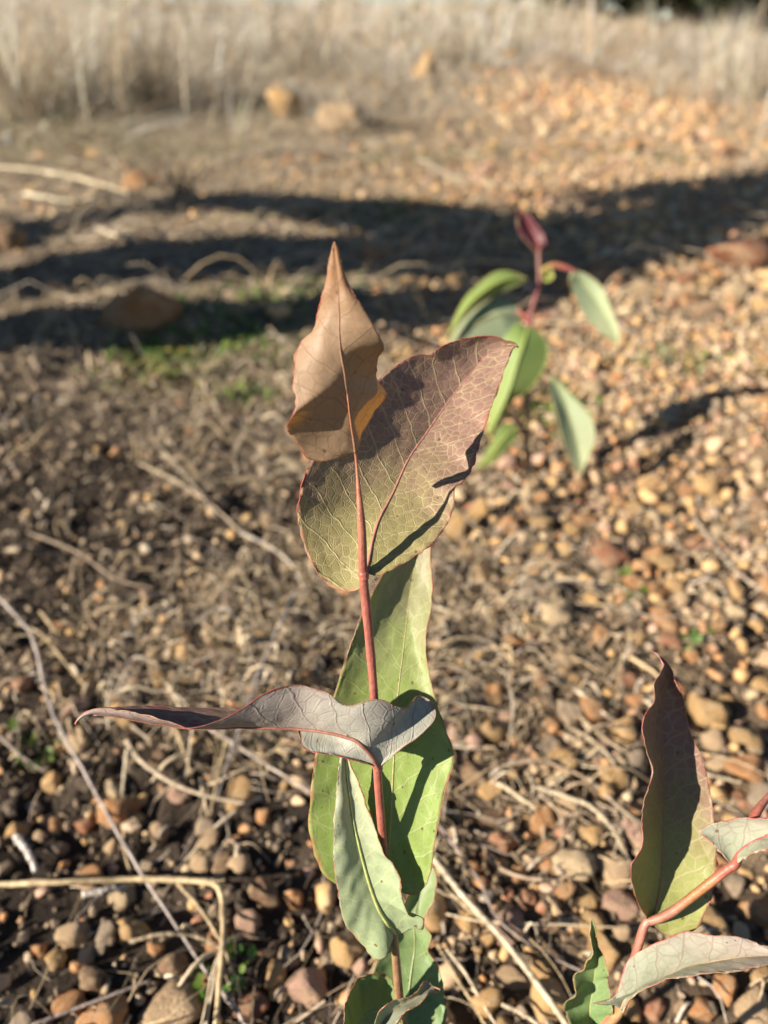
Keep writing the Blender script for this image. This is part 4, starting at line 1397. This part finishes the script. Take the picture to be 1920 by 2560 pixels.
# bronze tip leaf
leaf(tall, (
    [(660, 1960, 0), (560, 2000, 0), (400, 2050, 0), (250, 2010, -1), (170, 1900, -3), (65, 1735, -7), (120, 1610, -9), (150, 1500, -7), (128, 1330, -3), (135, 1100, 2), (190, 940, 4), (300, 830, 4), (345, 690, 4), (400, 480, 3), (440, 260, 2), (475, 90, 1), (497, 20, 1)],
    [(690, 1960, 0), (640, 1600, -1), (600, 1300, -1.5), (555, 1000, -1), (545, 650, 0), (535, 400, 1), (515, 200, 1), (500, 20, 1)],
    [(715, 1950, 1), (745, 1800, 7), (800, 1700, 13), (880, 1570, 17), (985, 1430, 20), (890, 1260, 16), (905, 1100, 8), (950, 970, 1), (880, 830, -1), (800, 690, -1), (680, 500, 0), (610, 370, 1), (570, 240, 1), (535, 100, 1), (505, 20, 1)]),
    .2495, cA_tilt, (MT_BRONZE, MU_BRONZE), 'under', wave=0.6, bul=(-1.0, -1.0), rib=.00045, rib_col=(0.36, 0.20, 0.12), seed=1, waves=3, label='bronze leaf at the stem tip pointing up')

# veined purple-green heart-shaped leaf
leaf(tall, (
    [(585, 2035, 2), (545, 2105, 2), (450, 2110, 4), (340, 2050, 6), (270, 1950, 7), (215, 1800, 8), (195, 1680, 9), (205, 1560, 9), (230, 1460, 10), (275, 1360, 11), (400, 1150, 15), (560, 1000, 23), (670, 890, 29), (730, 838, 32), (830, 775, 36), (905, 750, 38), (955, 757, 39), (1000, 718, 40), (1100, 675, 42), (1250, 645, 44), (1340, 650, 45), (1440, 690, 46), (1465, 708, 46)],
    [(590, 2010, 2), (600, 1960, 4), (650, 1740, 13), (745, 1545, 22), (830, 1360, 29), (925, 1220, 35), (1080, 1000, 43), (1200, 850, 46.5), (1290, 750, 48), (1400, 705, 47), (1465, 710, 46)],
    [(600, 2012, 2), (640, 2022, 1), (720, 2000, 2), (860, 1920, 4), (960, 1850, 7), (1050, 1740, 11), (1090, 1640, 14), (1105, 1530, 17), (1180, 1440, 21), (1225, 1320, 24), (1260, 1200, 28), (1300, 1080, 31), (1345, 960, 36), (1370, 880, 40), (1405, 780, 43), (1440, 712, 45), (1467, 712, 46)]),
    .2555, c1, (MT_PURPLE, MU_PALE), 'top', wave=0.7, bul=(2.0, 1.2), nu=150, nv=34, rib=.00055, rib_col=(0.50, 0.22, 0.17), seed=2, waves=6, margin=(0.45, 0.10, 0.075), label='broad veined leaf fading from purple to yellow green')

# long green leaf behind the stem
leaf(tall, (
    [(838, 1868, 1), (815, 1915, 2), (770, 1930, 3), (722, 1905, 3), (690, 1870, 2), (668, 1790, 2), (672, 1720, 3), (680, 1640, 4), (700, 1560, 6), (722, 1500, 8), (745, 1430, 10), (775, 1345, 12), (800, 1290, 15), (830, 1235, 18), (870, 1170, 22), (905, 1110, 26), (922, 1080, 28)],
    [(838, 1858, 1), (845, 1750, 4), (852, 1620, 7), (860, 1500, 12), (872, 1400, 17), (886, 1280, 24), (902, 1190, 27), (922, 1080, 29)],
    [(846, 1868, 1), (862, 1918, 1), (880, 1932, 1), (905, 1928, 2), (930, 1888, -1), (942, 1810, -1), (958, 1720, 0), (981, 1640, 1), (960, 1570, 5), (937, 1500, 9), (922, 1420, 12), (921, 1370, 14), (934, 1300, 19), (930, 1190, 24), (926, 1120, 27), (922, 1080, 28)]),
    .2745, dd, (MT_GREEN, MU_GREEN), 'top', wave=0.5, bul=(1.5, 1.0), nu=130, nv=28, rib=.0004, rib_col=(0.42, 0.36, 0.16), seed=3, margin=(0.40, 0.14, 0.06), label='long upright green leaf behind the stem')

# side leaf reaching left, seen from below
leaf(tall, (
    [(1215, 886, 0), (1290, 822, -2), (1370, 762, 3), (1425, 700, 6), (1415, 645, 9), (1360, 615, 8), (1310, 660, 1), (1200, 625, -4), (1090, 650, -4), (1000, 600, -3), (900, 572, -2), (820, 585, -4), (760, 612, -6), (690, 660, -8), (600, 706, -10), (490, 736, -11), (400, 715, -9), (300, 685, -6), (200, 666, -4), (110, 667, -3), (60, 697, -3), (45, 722, -3)],
    [(1207, 890, 0), (1185, 850, -1), (1150, 808, -1.5), (1105, 775, -1), (1000, 750, 1), (900, 738, 3), (800, 736, 2), (680, 733, 1), (560, 738, 0), (450, 733, 0), (320, 713, -1), (200, 690, -2), (110, 684, -2.5), (60, 702, -3), (45, 722, -3)],
    [(1203, 895, 0), (1180, 880, -1), (1080, 852, -2), (1000, 838, -2), (955, 830, -1), (915, 808, 2), (903, 760, 8), (890, 705, 14), (840, 672, 16), (760, 662, 16), (690, 656, 14), (560, 659, 12), (460, 657, 10), (340, 653, 7), (240, 655, 4), (160, 658, 1), (100, 668, -1), (60, 698, -3), (45, 722, -3)]),
    .2655, c2_near, (MT_WAVY, MU_PALE), 'under', wave=0.25, bul=(-1.5, 1.0), nu=140, nv=26, rib=.0009, rib_col=(0.34, 0.15, 0.10), seed=4, mid_pow=1.9, orient='left', margin=(0.45, 0.09, 0.075), label='side leaf reaching left with pale underside')

# pale leaf rising in front of the stem
leaf(tall, (
    [(785, 1385, 0), (765, 1440, -3), (735, 1520, -4), (680, 1548, -4), (610, 1500, -3), (520, 1390, -4), (460, 1310, -6), (420, 1190, -9), (400, 1060, -11), (372, 870, -13), (370, 700, -13), (380, 500, -12), (396, 300, -11), (415, 160, -10), (435, 70, -10)],
    [(795, 1365, 0), (770, 1330, -2), (735, 1285, -4), (670, 1165, -6), (600, 960, -8), (540, 740, -9), (500, 560, -9), (466, 330, -9), (448, 160, -9), (437, 60, -10)],
    [(822, 1378, 0), (900, 1335, -3), (985, 1332, -5), (996, 1265, -8), (955, 1240, -10), (900, 1242, -12), (852, 1150, -13), (834, 1075, -14), (832, 990, -14), (782, 890, -14), (722, 820, -14), (680, 700, -13), (630, 570, -12), (562, 370, -11), (505, 240, -10), (465, 130, -9), (437, 55, -10)]),
    .2835, c3, (MT_GREEN, MU_GREEN), 'under', wave=0.4, bul=(-1.2, 1.2), nu=130, nv=26, rib=.0008, rib_col=(0.46, 0.50, 0.18), seed=5, margin=(0.36, 0.13, 0.06), label='pale leaf with its underside shown, standing before the stem')

# lower leaf behind the stem
leaf(tall, (
    [(860, 2020, 2), (760, 2060, 4), (660, 1950, 5), (630, 1800, 7), (640, 1640, 9), (700, 1520, 11), (770, 1420, 12), (820, 1300, 13), (850, 1180, 14), (890, 1095, 15), (960, 1000, 17), (1030, 880, 20)],
    [(872, 2010, 2), (885, 1850, 7), (905, 1650, 12), (930, 1480, 15), (930, 1380, 14), (925, 1280, 15), (960, 1120, 18), (1035, 870, 20)],
    [(890, 2020, 2), (960, 2080, 2), (1080, 2080, 2), (1145, 1960, 3), (1145, 1850, 5), (1110, 1650, 8), (1050, 1525, 11), (1022, 1470, 10), (1050, 1390, 9), (1000, 1320, 11), (1000, 1250, 13), (1060, 1140, 13), (1082, 1000, 16), (1045, 870, 20)]),
    .2965, c3, (MT_DEEP, MU_DEEP), 'top', wave=0.5, bul=(1.5, 1.2), nu=90, nv=20, rib=.0005, rib_col=(0.36, 0.40, 0.18), seed=6, margin=(0.34, 0.12, 0.06))
# rounded dark leaf at the lower left
leaf(tall, (
    [(850, 1985, 0), (815, 1880, 0), (790, 1730, 0), (735, 1660, -1), (640, 1638, -3), (540, 1685, -6), (480, 1770, -8), (447, 1860, -10), (440, 1990, -12), (430, 2120, -13), (400, 2260, -14)],
    [(850, 2000, 1), (740, 1930, 3), (640, 1900, 3), (560, 1960, 0), (500, 2060, -6), (400, 2270, -13)],
    [(858, 2020, 0), (800, 2090, -1), (700, 2140, -3), (600, 2180, -6), (500, 2230, -10), (400, 2275, -14)]),
    .293, c3, (MT_DEEP, MU_DEEP), 'top', wave=0.8, bul=(1.5, 1.0), nu=80, nv=18, rib=.0005, rib_col=(0.30, 0.34, 0.16), seed=7, margin=(0.38, 0.13, 0.06))
# small folded leaf at the bottom
leaf(tall, (
    [(650, 2140, -14), (648, 2010, -14), (680, 1922, -13), (745, 1852, -12), (860, 1812, -10), (945, 1775, -8), (985, 1705, -5), (1015, 1698, -4), (1060, 1730, -4), (1104, 1752, -5)],
    [(660, 2145, -13), (700, 2010, -10), (770, 1920, -9), (870, 1860, -8), (960, 1810, -7), (1030, 1755, -5), (1104, 1755, -5)],
    [(680, 2150, -16), (760, 2050, -16), (805, 1985, -15), (870, 1910, -14), (965, 1850, -12), (1030, 1775, -8), (1080, 1770, -6), (1104, 1760, -5)]),
    .294, c3, (MT_DEEP, MU_DEEP), 'under', wave=0.3, bul=(0.8, 0.8), nu=70, nv=14, rib=.0005, rib_col=(0.3, 0.2, 0.12), seed=8, margin=(0.42, 0.2, 0.09))
stem_part(tall, 'petiole', np.array([P(1001, 2520, .2935), P(996, 2540, .288), P(975, 2570, .284), P(940, 2620, .281)]), [.0015, .0014, .0013, .0012], [(0.5, 0.40, 0.16)] * 4, n=20)

# ---- the seedling at the right edge
b1 = gp(1470, 2800)
right = plant(b1, 'seedling with wavy purple leaf cut by the right frame edge')
PINK = (0.42, 0.17, 0.115)


def q4(x, y, d):
    px, py = c4(x, y)
    return P(px, py, d)


stem_part(right, 'stem', np.array([b1 - np.array([0, 0, .004]), q4(400, 2300, .305), q4(440, 2212, .296), q4(505, 2135, .292), q4(555, 1960, .290), q4(610, 1780, .288), q4(650, 1655, .287), q4(690, 1640, .286), q4(790, 1595, .282), q4(950, 1475, .276), q4(1110, 1350, .271), q4(1150, 1320, .270), q4(1200, 1180, .276), q4(1265, 1040, .282), q4(1340, 945, .288), q4(1480, 800, .298)]),
          [.0022, .0020, .0020, .0022, .0017, .0016, .0017, .0016, .0016, .0016, .0016, .0017, .0012, .0013, .0012, .001],
          [BRN, PINK, PINK, (0.52, 0.33, 0.14), PINK, PINK, PINK, (0.5, 0.2, 0.08), RED, RED, RED, RED, PINK, PINK, PINK, PINK], n=150)
leaf(right, (
    [(680, 1668, 0), (655, 1625, -2), (600, 1520, -8), (570, 1400, -12), (575, 1320, -14), (622, 1250, -13), (636, 1170, -13), (630, 1050, -14), (642, 960, -14), (686, 860, -11), (686, 800, -10), (660, 720, -11), (640, 640, -12), (628, 570, -12), (650, 500, -11), (700, 420, -8), (694, 340, -8), (735, 270, -6), (745, 225, -4), (725, 178, -3), (685, 150, -2)],
    [(690, 1652, 0), (720, 1500, 2), (740, 1300, 5), (748, 1000, 7), (745, 800, 7), (738, 600, 7), (745, 450, 6), (768, 340, 3), (780, 270, 1), (752, 215, -1), (715, 170, -2), (685, 150, -2)],
    [(705, 1675, 0), (770, 1720, 0), (860, 1706, -1), (940, 1680, -2), (990, 1580, -3), (1020, 1480, -3), (1042, 1350, -2), (1046, 1250, -1), (1030, 1150, 0), (1022, 1000, 2), (1000, 880, 3), (960, 740, 4), (905, 620, 4), (872, 480, 3), (852, 400, 2), (838, 362, -1), (808, 300, -1), (790, 250, -1), (755, 200, -2), (700, 158, -2), (685, 150, -2)]),
    .288, c4, (MT_WAVY, MU_PALE), 'top', wave=0.5, bul=(2.5, 1.0), nu=140, nv=28, rib=.00055, rib_col=(0.42, 0.22, 0.10), seed=9, margin=(0.42, 0.09, 0.085), label='tall wavy purple green leaf')
leaf(right, (
    [(1125, 1328, 0), (1090, 1290, -1), (1010, 1205, -2), (945, 1150, -2), (975, 1128, -1), (1010, 1110, 0), (1100, 1082, 1), (1250, 1072, 2), (1400, 1075, 3), (1550, 1090, 4), (1700, 1135, 4)],
    [(1135, 1325, 0), (1160, 1270, 2), (1230, 1215, 3), (1350, 1165, 4), (1500, 1135, 4), (1700, 1135, 4)],
    [(1150, 1330, 0), (1205, 1294, -3), (1290, 1256, -5), (1380, 1225, -5), (1500, 1185, -3), (1700, 1140, 4)]),
    .270, c4_k, (MT_WAVY, MU_GREYP), 'under', wave=0.3, bul=(0.8, 0.8), nu=80, nv=18, rib=.0006, rib_col=(0.36, 0.10, 0.09), seed=10, margin=(0.45, 0.09, 0.09))
leaf(right, (
    [(505, 2125, 0), (470, 2105, -3), (400, 2105, -6), (350, 2095, -7), (440, 2085, -6), (490, 2040, -4), (520, 1940, -2), (555, 1860, -1), (640, 1800, 0), (760, 1740, 1), (880, 1702, 2), (1000, 1720, 2), (1150, 1726, 3), (1327, 1790, 3), (1450, 1830, 3), (1560, 1865, 3)],
    [(512, 2130, 0), (545, 2065, 0), (640, 2010, 0), (760, 1955, 1), (880, 1900, 2), (1000, 1872, 3), (1150, 1846, 3), (1327, 1835, 3), (1450, 1845, 3), (1560, 1868, 3)],
    [(522, 2150, 0), (560, 2085, -4), (640, 2022, -7), (800, 1962, -8), (1000, 1934, -8), (1150, 1922, -7), (1327, 1882, -4), (1450, 1872, 0), (1560, 1872, 3)]),
    .2885, c4_m, (MT_GREEN, MU_GREYP), 'under', wave=0.3, bul=(-0.8, 1.0), nu=110, nv=20, rib=.0006, rib_col=(0.36, 0.26, 0.16), seed=11, margin=(0.42, 0.12, 0.08))
leaf(right, (
    [(400, 2290, 0), (260, 2260, -6), (215, 2165, -1), (198, 2090, -2), (258, 2035, -1), (262, 1970, -2), (308, 1920, -2), (322, 1860, -2), (350, 1800, -3), (345, 1720, -4), (348, 1635, -3)],
    [(400, 2285, 1), (345, 2180, 3), (355, 2050, 4), (368, 1950, 4), (376, 1850, 3), (368, 1750, 0), (354, 1632, -3)],
    [(402, 2288, 0), (440, 2215, -2), (452, 2150, -3), (456, 2050, -3), (445, 1950, -2), (420, 1850, -1), (386, 1770, -1), (378, 1700, -2), (358, 1632, -3)]),
    .2965, c4, (MT_DEEP, MU_DEEP), 'top', wave=2.2, waves=3, bul=(1.0, 0.8), nu=80, nv=16, rib=.0005, rib_col=(0.36, 0.42, 0.14), seed=12, margin=(0.46, 0.30, 0.10), label='small wavy green leaf')

# ---- the blurred seedling behind
b2 = gp(*c5(760, 1930))
back = plant(b2, 'blurred green seedling with maroon top leaf further back')
MT_FARG = leaf_mat('leaf_far_green', (0.24, 0.34, 0.10), (0.30, 0.38, 0.11), (0.36, 0.42, 0.16), (0.4, 0.55, 0.04), 0.3, 0.3, 0.5)
MU_FARG = leaf_mat('leaf_far_under', (0.40, 0.48, 0.30), (0.42, 0.46, 0.27), (0.45, 0.5, 0.25), (0.45, 0.55, 0.08), 0.25, 0.3, 0.5)
MT_FARP = leaf_mat('leaf_far_maroon', (0.13, 0.04, 0.045), (0.10, 0.032, 0.045), (0.15, 0.05, 0.05), (0.5, 0.1, 0.08), 0.2, 0.2, 0.4)
BD = depth_of(b2) - 0.005


def q5(x, y, d):
    px, py = c5(x, y)
    return P(px, py, BD + d)


stem_part(back, 'stem', np.array([b2 - np.array([0, 0, .004]), q5(770, 1700, -.012), q5(775, 1400, -.022), q5(775, 1100, -.03), q5(785, 900, -.034), q5(830, 720, -.036), q5(855, 600, -.036), q5(850, 430, -.036), q5(870, 360, -.036)]),
          [.0036, .0036, .0036, .0036, .004, .0036, .0034, .0032, .003], [BRN, GRN, PINK, PINK, (0.32, 0.11, 0.09), (0.20, 0.065, 0.06), (0.17, 0.05, 0.05), (0.18, 0.08, 0.05), (0.15, 0.05, 0.05)], n=70)
stem_part(back, 'petiole', np.array([q5(780, 905, -.034), q5(745, 860, -.036), q5(700, 820, -.038)]), [.004, .0034, .0028], [(0.52, 0.15, 0.12)] * 3, n=14)
stem_part(back, 'petiole', np.array([q5(850, 560, -.036), q5(950, 510, -.038), q5(1040, 525, -.04), q5(1120, 560, -.042)]), [.003, .0036, .003, .002], [(0.5, 0.40, 0.10), (0.40, 0.20, 0.10), (0.36, 0.10, 0.09), (0.30, 0.12, 0.1)], n=20)
stem_part(back, 'petiole', np.array([q5(780, 1180, -.028), q5(860, 1200, -.03), q5(935, 1270, -.034)]), [.003, .0026, .002], [(0.42, 0.22, 0.14)] * 3, n=14)
kw = dict(nu=60, nv=12, mr=.0009, rib=.0014, crimp=0)
leaf(back, ([(845, 440, 0), (795, 375, -2), (735, 305, -3), (705, 235, -3), (706, 165, -2), (722, 118, 0)],
            [(858, 435, 0), (840, 340, 4), (800, 260, 5), (755, 180, 3), (725, 118, 0)],
            [(868, 430, 0), (892, 360, 0), (875, 290, 0), (825, 220, 0), (760, 150, 0), (728, 118, 0)]), BD - .036, c5, (MT_FARP, MT_FARP), 'top', seed=21, rib_col=(0.4, .1, .1), **{**kw, 'margin': (0.3, .08, .09)})
leaf(back, ([(765, 600, 0), (650, 548, 2), (540, 558, 2), (430, 640, 0), (345, 725, -4), (275, 850, -8), (215, 1010, -12)],
            [(765, 605, 0), (650, 600, -8), (540, 640, -12), (430, 720, -14), (330, 830, -16), (215, 1015, -13)],
            [(765, 612, 0), (690, 650, -3), (560, 705, -4), (420, 780, -6), (310, 890, -10), (218, 1020, -12)]), BD - .05, c5, (MT_FARG, MU_FARG), 'top', seed=22, rib_col=(.4, .45, .1), **{**kw, 'margin': (0.34, .3, .08)})
leaf(back, ([(720, 855, 0), (680, 765, 6), (600, 735, 8), (520, 738, 6), (400, 810, 0), (290, 920, -6), (205, 1090, -14)],
            [(725, 870, 0), (600, 850, -10), (520, 855, -12), (400, 920, -13), (300, 1000, -14), (205, 1100, -15)],
            [(722, 892, 0), (660, 985, -2), (560, 1045, -4), (440, 1100, -8), (320, 1150, -12), (208, 1120, -14)]), BD - .04, c5, (MT_FARG, MU_FARG), 'under', seed=23, rib_col=(.45, .45, .2), **{**kw, 'margin': (0.34, .26, .1)})
leaf(back, ([(765, 930, 0), (690, 905, -2), (600, 985, -2), (560, 1150, 2), (525, 1320, 6), (500, 1480, 8), (500, 1680, 10)],
            [(775, 930, 0), (745, 1040, -14), (700, 1180, -16), (650, 1350, -12), (590, 1500, -6), (500, 1690, 8)],
            [(790, 935, 0), (850, 975, -2), (915, 1065, -4), (890, 1215, -6), (790, 1365, -4), (680, 1430, 0), (605, 1550, 4), (502, 1700, 10)]), BD - .04, c5, (MT_FARG, MU_FARG), 'top', seed=24, rib_col=(.4, .5, .12), **{**kw, 'margin': (0.36, .36, .1)})
leaf(back, ([(700, 1620, 0), (640, 1595, -2), (565, 1640, -4), (500, 1770, -6), (425, 1905, -6)],
            [(700, 1630, 0), (620, 1690, -6), (540, 1790, -8), (425, 1910, -6)],
            [(702, 1640, 0), (690, 1700, -2), (640, 1760, -4), (540, 1860, -6), (428, 1912, -6)]), BD - .03, c5, (MT_FARG, MU_FARG), 'top', seed=25, rib_col=(.45, .5, .12), **{**kw, 'margin': (0.4, .4, .1)})
leaf(back, ([(1070, 560, 0), (1150, 555, 0), (1270, 640, 0), (1330, 755, -4), (1380, 880, -8), (1408, 960, -10), (1400, 1070, -12)],
            [(1065, 575, 0), (1160, 640, 8), (1260, 760, 8), (1330, 880, 0), (1375, 980, -6), (1400, 1075, -12)],
            [(1058, 595, 0), (1085, 690, 2), (1165, 850, 0), (1265, 960, -4), (1340, 1010, -8), (1395, 1078, -12)]), BD - .045, c5, (MT_FARG, MU_FARG), 'under', seed=26, rib_col=(.4, .45, .2), **{**kw, 'margin': (0.34, .3, .12)})
leaf(back, ([(932, 1275, 0), (925, 1390, -2), (965, 1520, -4), (1010, 1700, -7), (1070, 1870, -10), (1140, 1950, -12)],
            [(940, 1272, 0), (1000, 1390, 6), (1055, 1530, 7), (1105, 1700, 3), (1135, 1850, -4), (1142, 1952, -12)],
            [(950, 1275, 0), (1085, 1415, 0), (1205, 1550, -2), (1238, 1700, -4), (1200, 1815, -8), (1165, 1900, -10), (1145, 1952, -12)]), BD - .04, c5, (MT_FARG, MU_FARG), 'under', seed=27, rib_col=(.4, .45, .2), **{**kw, 'margin': (0.36, .34, .12)})
leaf(back, ([(880, 600, 0), (890, 540, -2), (920, 510, -2), (945, 560, -2)], [(882, 605, 0), (905, 575, 2), (925, 570, 2), (948, 570, -2)], [(885, 610, 0), (910, 620, -2), (940, 605, -2), (950, 580, -2)]),
     BD - .038, c5, (MT_FARG, MU_FARG), 'top', seed=28, rib_col=(.6, .55, .1), **{**kw, 'margin': (0.5, .45, .08), 'nu': 30, 'rib': .0008})


# ------------------------------------------------------------------ trees, and the added shadow caster
def crown_bag(center, rad, n, size, cols, fill=0.35):
    d = rng.normal(size=(n, 3))
    d /= np.linalg.norm(d, axis=1)[:, None]
    # clumps
    nc = 40
    cd = rng.normal(size=(nc, 3))
    cd /= np.linalg.norm(cd, axis=1)[:, None]
    cpos = cd * (fill + (1 - fill) * rng.random((nc, 1)))
    w = rng.integers(0, nc, n)
    p = cpos[w] + d * (rng.random((n, 1)) ** .5) * 0.30
    pos = np.asarray(center) + p * np.asarray(rad)
    a = rng.normal(size=(n, 3))
    a /= np.linalg.norm(a, axis=1)[:, None]
    b = np.cross(a, rng.normal(size=(n, 3)))
    b /= np.linalg.norm(b, axis=1)[:, None]
    sz = size * rng.uniform(.6, 1.4, (n, 1))
    v = np.stack([pos - a * sz, pos + b * sz * .35, pos + a * sz, pos - b * sz * .35], 1).reshape(-1, 3)
    q = np.arange(n * 4).reshape(n, 4)
    cc = np.asarray(cols)[rng.integers(0, len(cols), n)] * rng.uniform(.6, 1.3, n)[:, None]
    bag = Bag()
    bag.add(v, q, None, np.repeat(cc, 4, 0))
    return bag


def limb(bag, pts, r0, r1, col, n=20, sides=8):
    q = spline(np.array(pts), n)
    rr = np.linspace(r0, r1, n) * (1 + .06 * rng.normal(0, 1, n))
    v, qd, tr = tube_arrays(q, rr, sides)
    bag.add(v, qd, tr, np.array(col) * rng.uniform(.8, 1.15, (len(v), 1)))


# trees beyond the slope, top right
for (tx, ty, hgt, rad, lab) in ((8.6, 26, 5.0, 2.8, 'dark green tree behind the grass left of the corner trees'), (11.6, 25, 6.0, 3.0, 'tallest dark tree near the top right corner'), (5.6, 28, 4.2, 2.6, 'leftmost of the dark trees above the dry grass'), (14.8, 27, 6.0, 3.0, 'dark tree cut off by the right frame edge at the top'), (10.2, 30, 5.0, 2.8, 'dark tree standing behind the gap of the front trees')):
    z0 = float(terrain(tx, ty))
    e = empty('eucalypt_tree', (tx, ty, z0))
    bpy.context.view_layer.update()
    tag(e, lab, 'tree', 'trees behind the slope')
    tb = Bag()
    limb(tb, [(0, 0, -.2), (.1, 0, hgt * .3), (-.1, .1, hgt * .62)], .24, .10, (0.20, .16, .12))
    for k in range(5):
        a = rng.random() * 6.28
        limb(tb, [(0, 0, hgt * rng.uniform(.2, .5)), (rad * .3 * math.cos(a), rad * .3 * math.sin(a), hgt * .55), (rad * .65 * math.cos(a), rad * .65 * math.sin(a), hgt * rng.uniform(.6, .85))], .08, .03, (0.2, .16, .12), 10, 6)
    t = obj('trunk', tb.build('trunk', M_BARK))
    t.parent = e
    cbag = crown_bag((0, 0, hgt * .46), (rad, rad, hgt * .52), 9000, .30, [(0.035, .055, .02), (.05, .075, .025), (.025, .04, .016), (.07, .085, .035)])
    c_ = obj('crown', cbag.build('crown', M_CROWN, False))
    c_.parent = e

# unseen tree-like shape added off the left edge to cast the shadow bands
lh = np.array([math.cos(SUN_AZ), math.sin(SUN_AZ), 0])
ln_ = np.array([-math.sin(SUN_AZ), math.cos(SUN_AZ), 0])
TANE = math.tan(SUN_EL)
PLANE = -0.55


def lift(x, y):
    """point on the upright plane through the added caster whose shadow falls on this photo pixel"""
    gpt = gp(x * K, y * K)
    dist = gpt @ lh - PLANE
    return gpt - lh * dist + np.array([0, 0, dist * TANE])


def lat(x, y, h):
    return lh * PLANE + ln_ * x + np.array([0, 0, h])


bands = [  # centre lines of the shadows that shape the added stems
    ([(0, 722), (200, 705), (400, 693), (620, 690), (850, 685), (1000, 665), (1200, 625)], .082, .09),
    ([(0, 632), (150, 600), (300, 570), (450, 548), (700, 548), (950, 560), (1150, 560), (1400, 520)], .14, .16),
    ([(60, 515), (200, 480), (330, 455), (450, 430), (600, 448), (750, 462), (950, 485), (1150, 515), (1400, 470)], .072, .11),
]
tw0 = [lift(*b[0][0]) for b in bands]
base_lat = float(np.mean([p @ ln_ for p in tw0]))
root = lat(base_lat, 0, 0)
root[2] = float(terrain(root[0], root[1]))
e = empty('shadow_caster', root)
bpy.context.view_layer.update()
tag(e, 'unseen tree-shaped shadow caster added outside the left edge for the dark bands', 'tree')
for pts, r0, r1 in bands:
    w = [lift(*p) for p in pts]
    d0 = w[0].copy()
    g0 = d0 + (d0 - w[1]) / max(1e-6, (w[1][2] - d0[2])) * d0[2]
    g0[2] = float(terrain(g0[0], g0[1])) - .03
    g0 = 0.5 * g0 + 0.5 * np.array([d0[0], d0[1], g0[2]])
    tb = Bag()
    limb(tb, [p - root for p in [g0] + w], r0, r1, (0.3, .24, .19), 60, 12)
    t = obj('stem', tb.build('stem', M_BARK))
    t.parent = e
    for k in range(2, len(w)):
        tw = crown_bag(w[k] - root, (.10, .10, .12), 130, .03, [(0.05, .08, .03), (.07, .10, .04)], fill=.2)  # leaf clusters added to make the shadow edges ragged
        tc = obj('shadow_fringe', tw.build('shadow_fringe', M_CROWN, False))
        tc.parent = e
        tc['kind'] = 'stuff'
# dense leaf mass added to fill the wide shadow at the right
p_a, p_b = lift(1659, 545), lift(1659, 372)
p_c = lift(1240, 600)
p_d = lift(1240, 470)
la, lb = p_a @ ln_, p_b @ ln_
cen = lat((la + lb) / 2, 0, max(p_a[2], p_b[2]) + .35) - root
cbag = crown_bag(cen, (abs(la - lb) * .62, abs(la - lb) * .62, .75), 3600, .055, [(0.05, .08, .03), (.07, .10, .04)], fill=.1)
mid = (p_c + p_d) / 2 - root
c_ = obj('crown', cbag.build('crown', M_CROWN, False))
c_.parent = e
tb = Bag()  # more limbs added to thicken the shadow where the bands merge
for s0, s1 in (((1250, 600), (1700, 520)), ((1300, 560), (1700, 470)), ((1250, 495), (1720, 385)), ((1350, 530), (1720, 440))):
    limb(tb, [lift(*s0) - root, (lift(*s0) + lift(*s1)) / 2 - root, lift(*s1) - root, lift(*s1) - root + np.array([0, 0, .4])], .07, .06, (0.3, .24, .19), 24, 10)
t = obj('limb', tb.build('limb', M_BARK))
t.parent = e
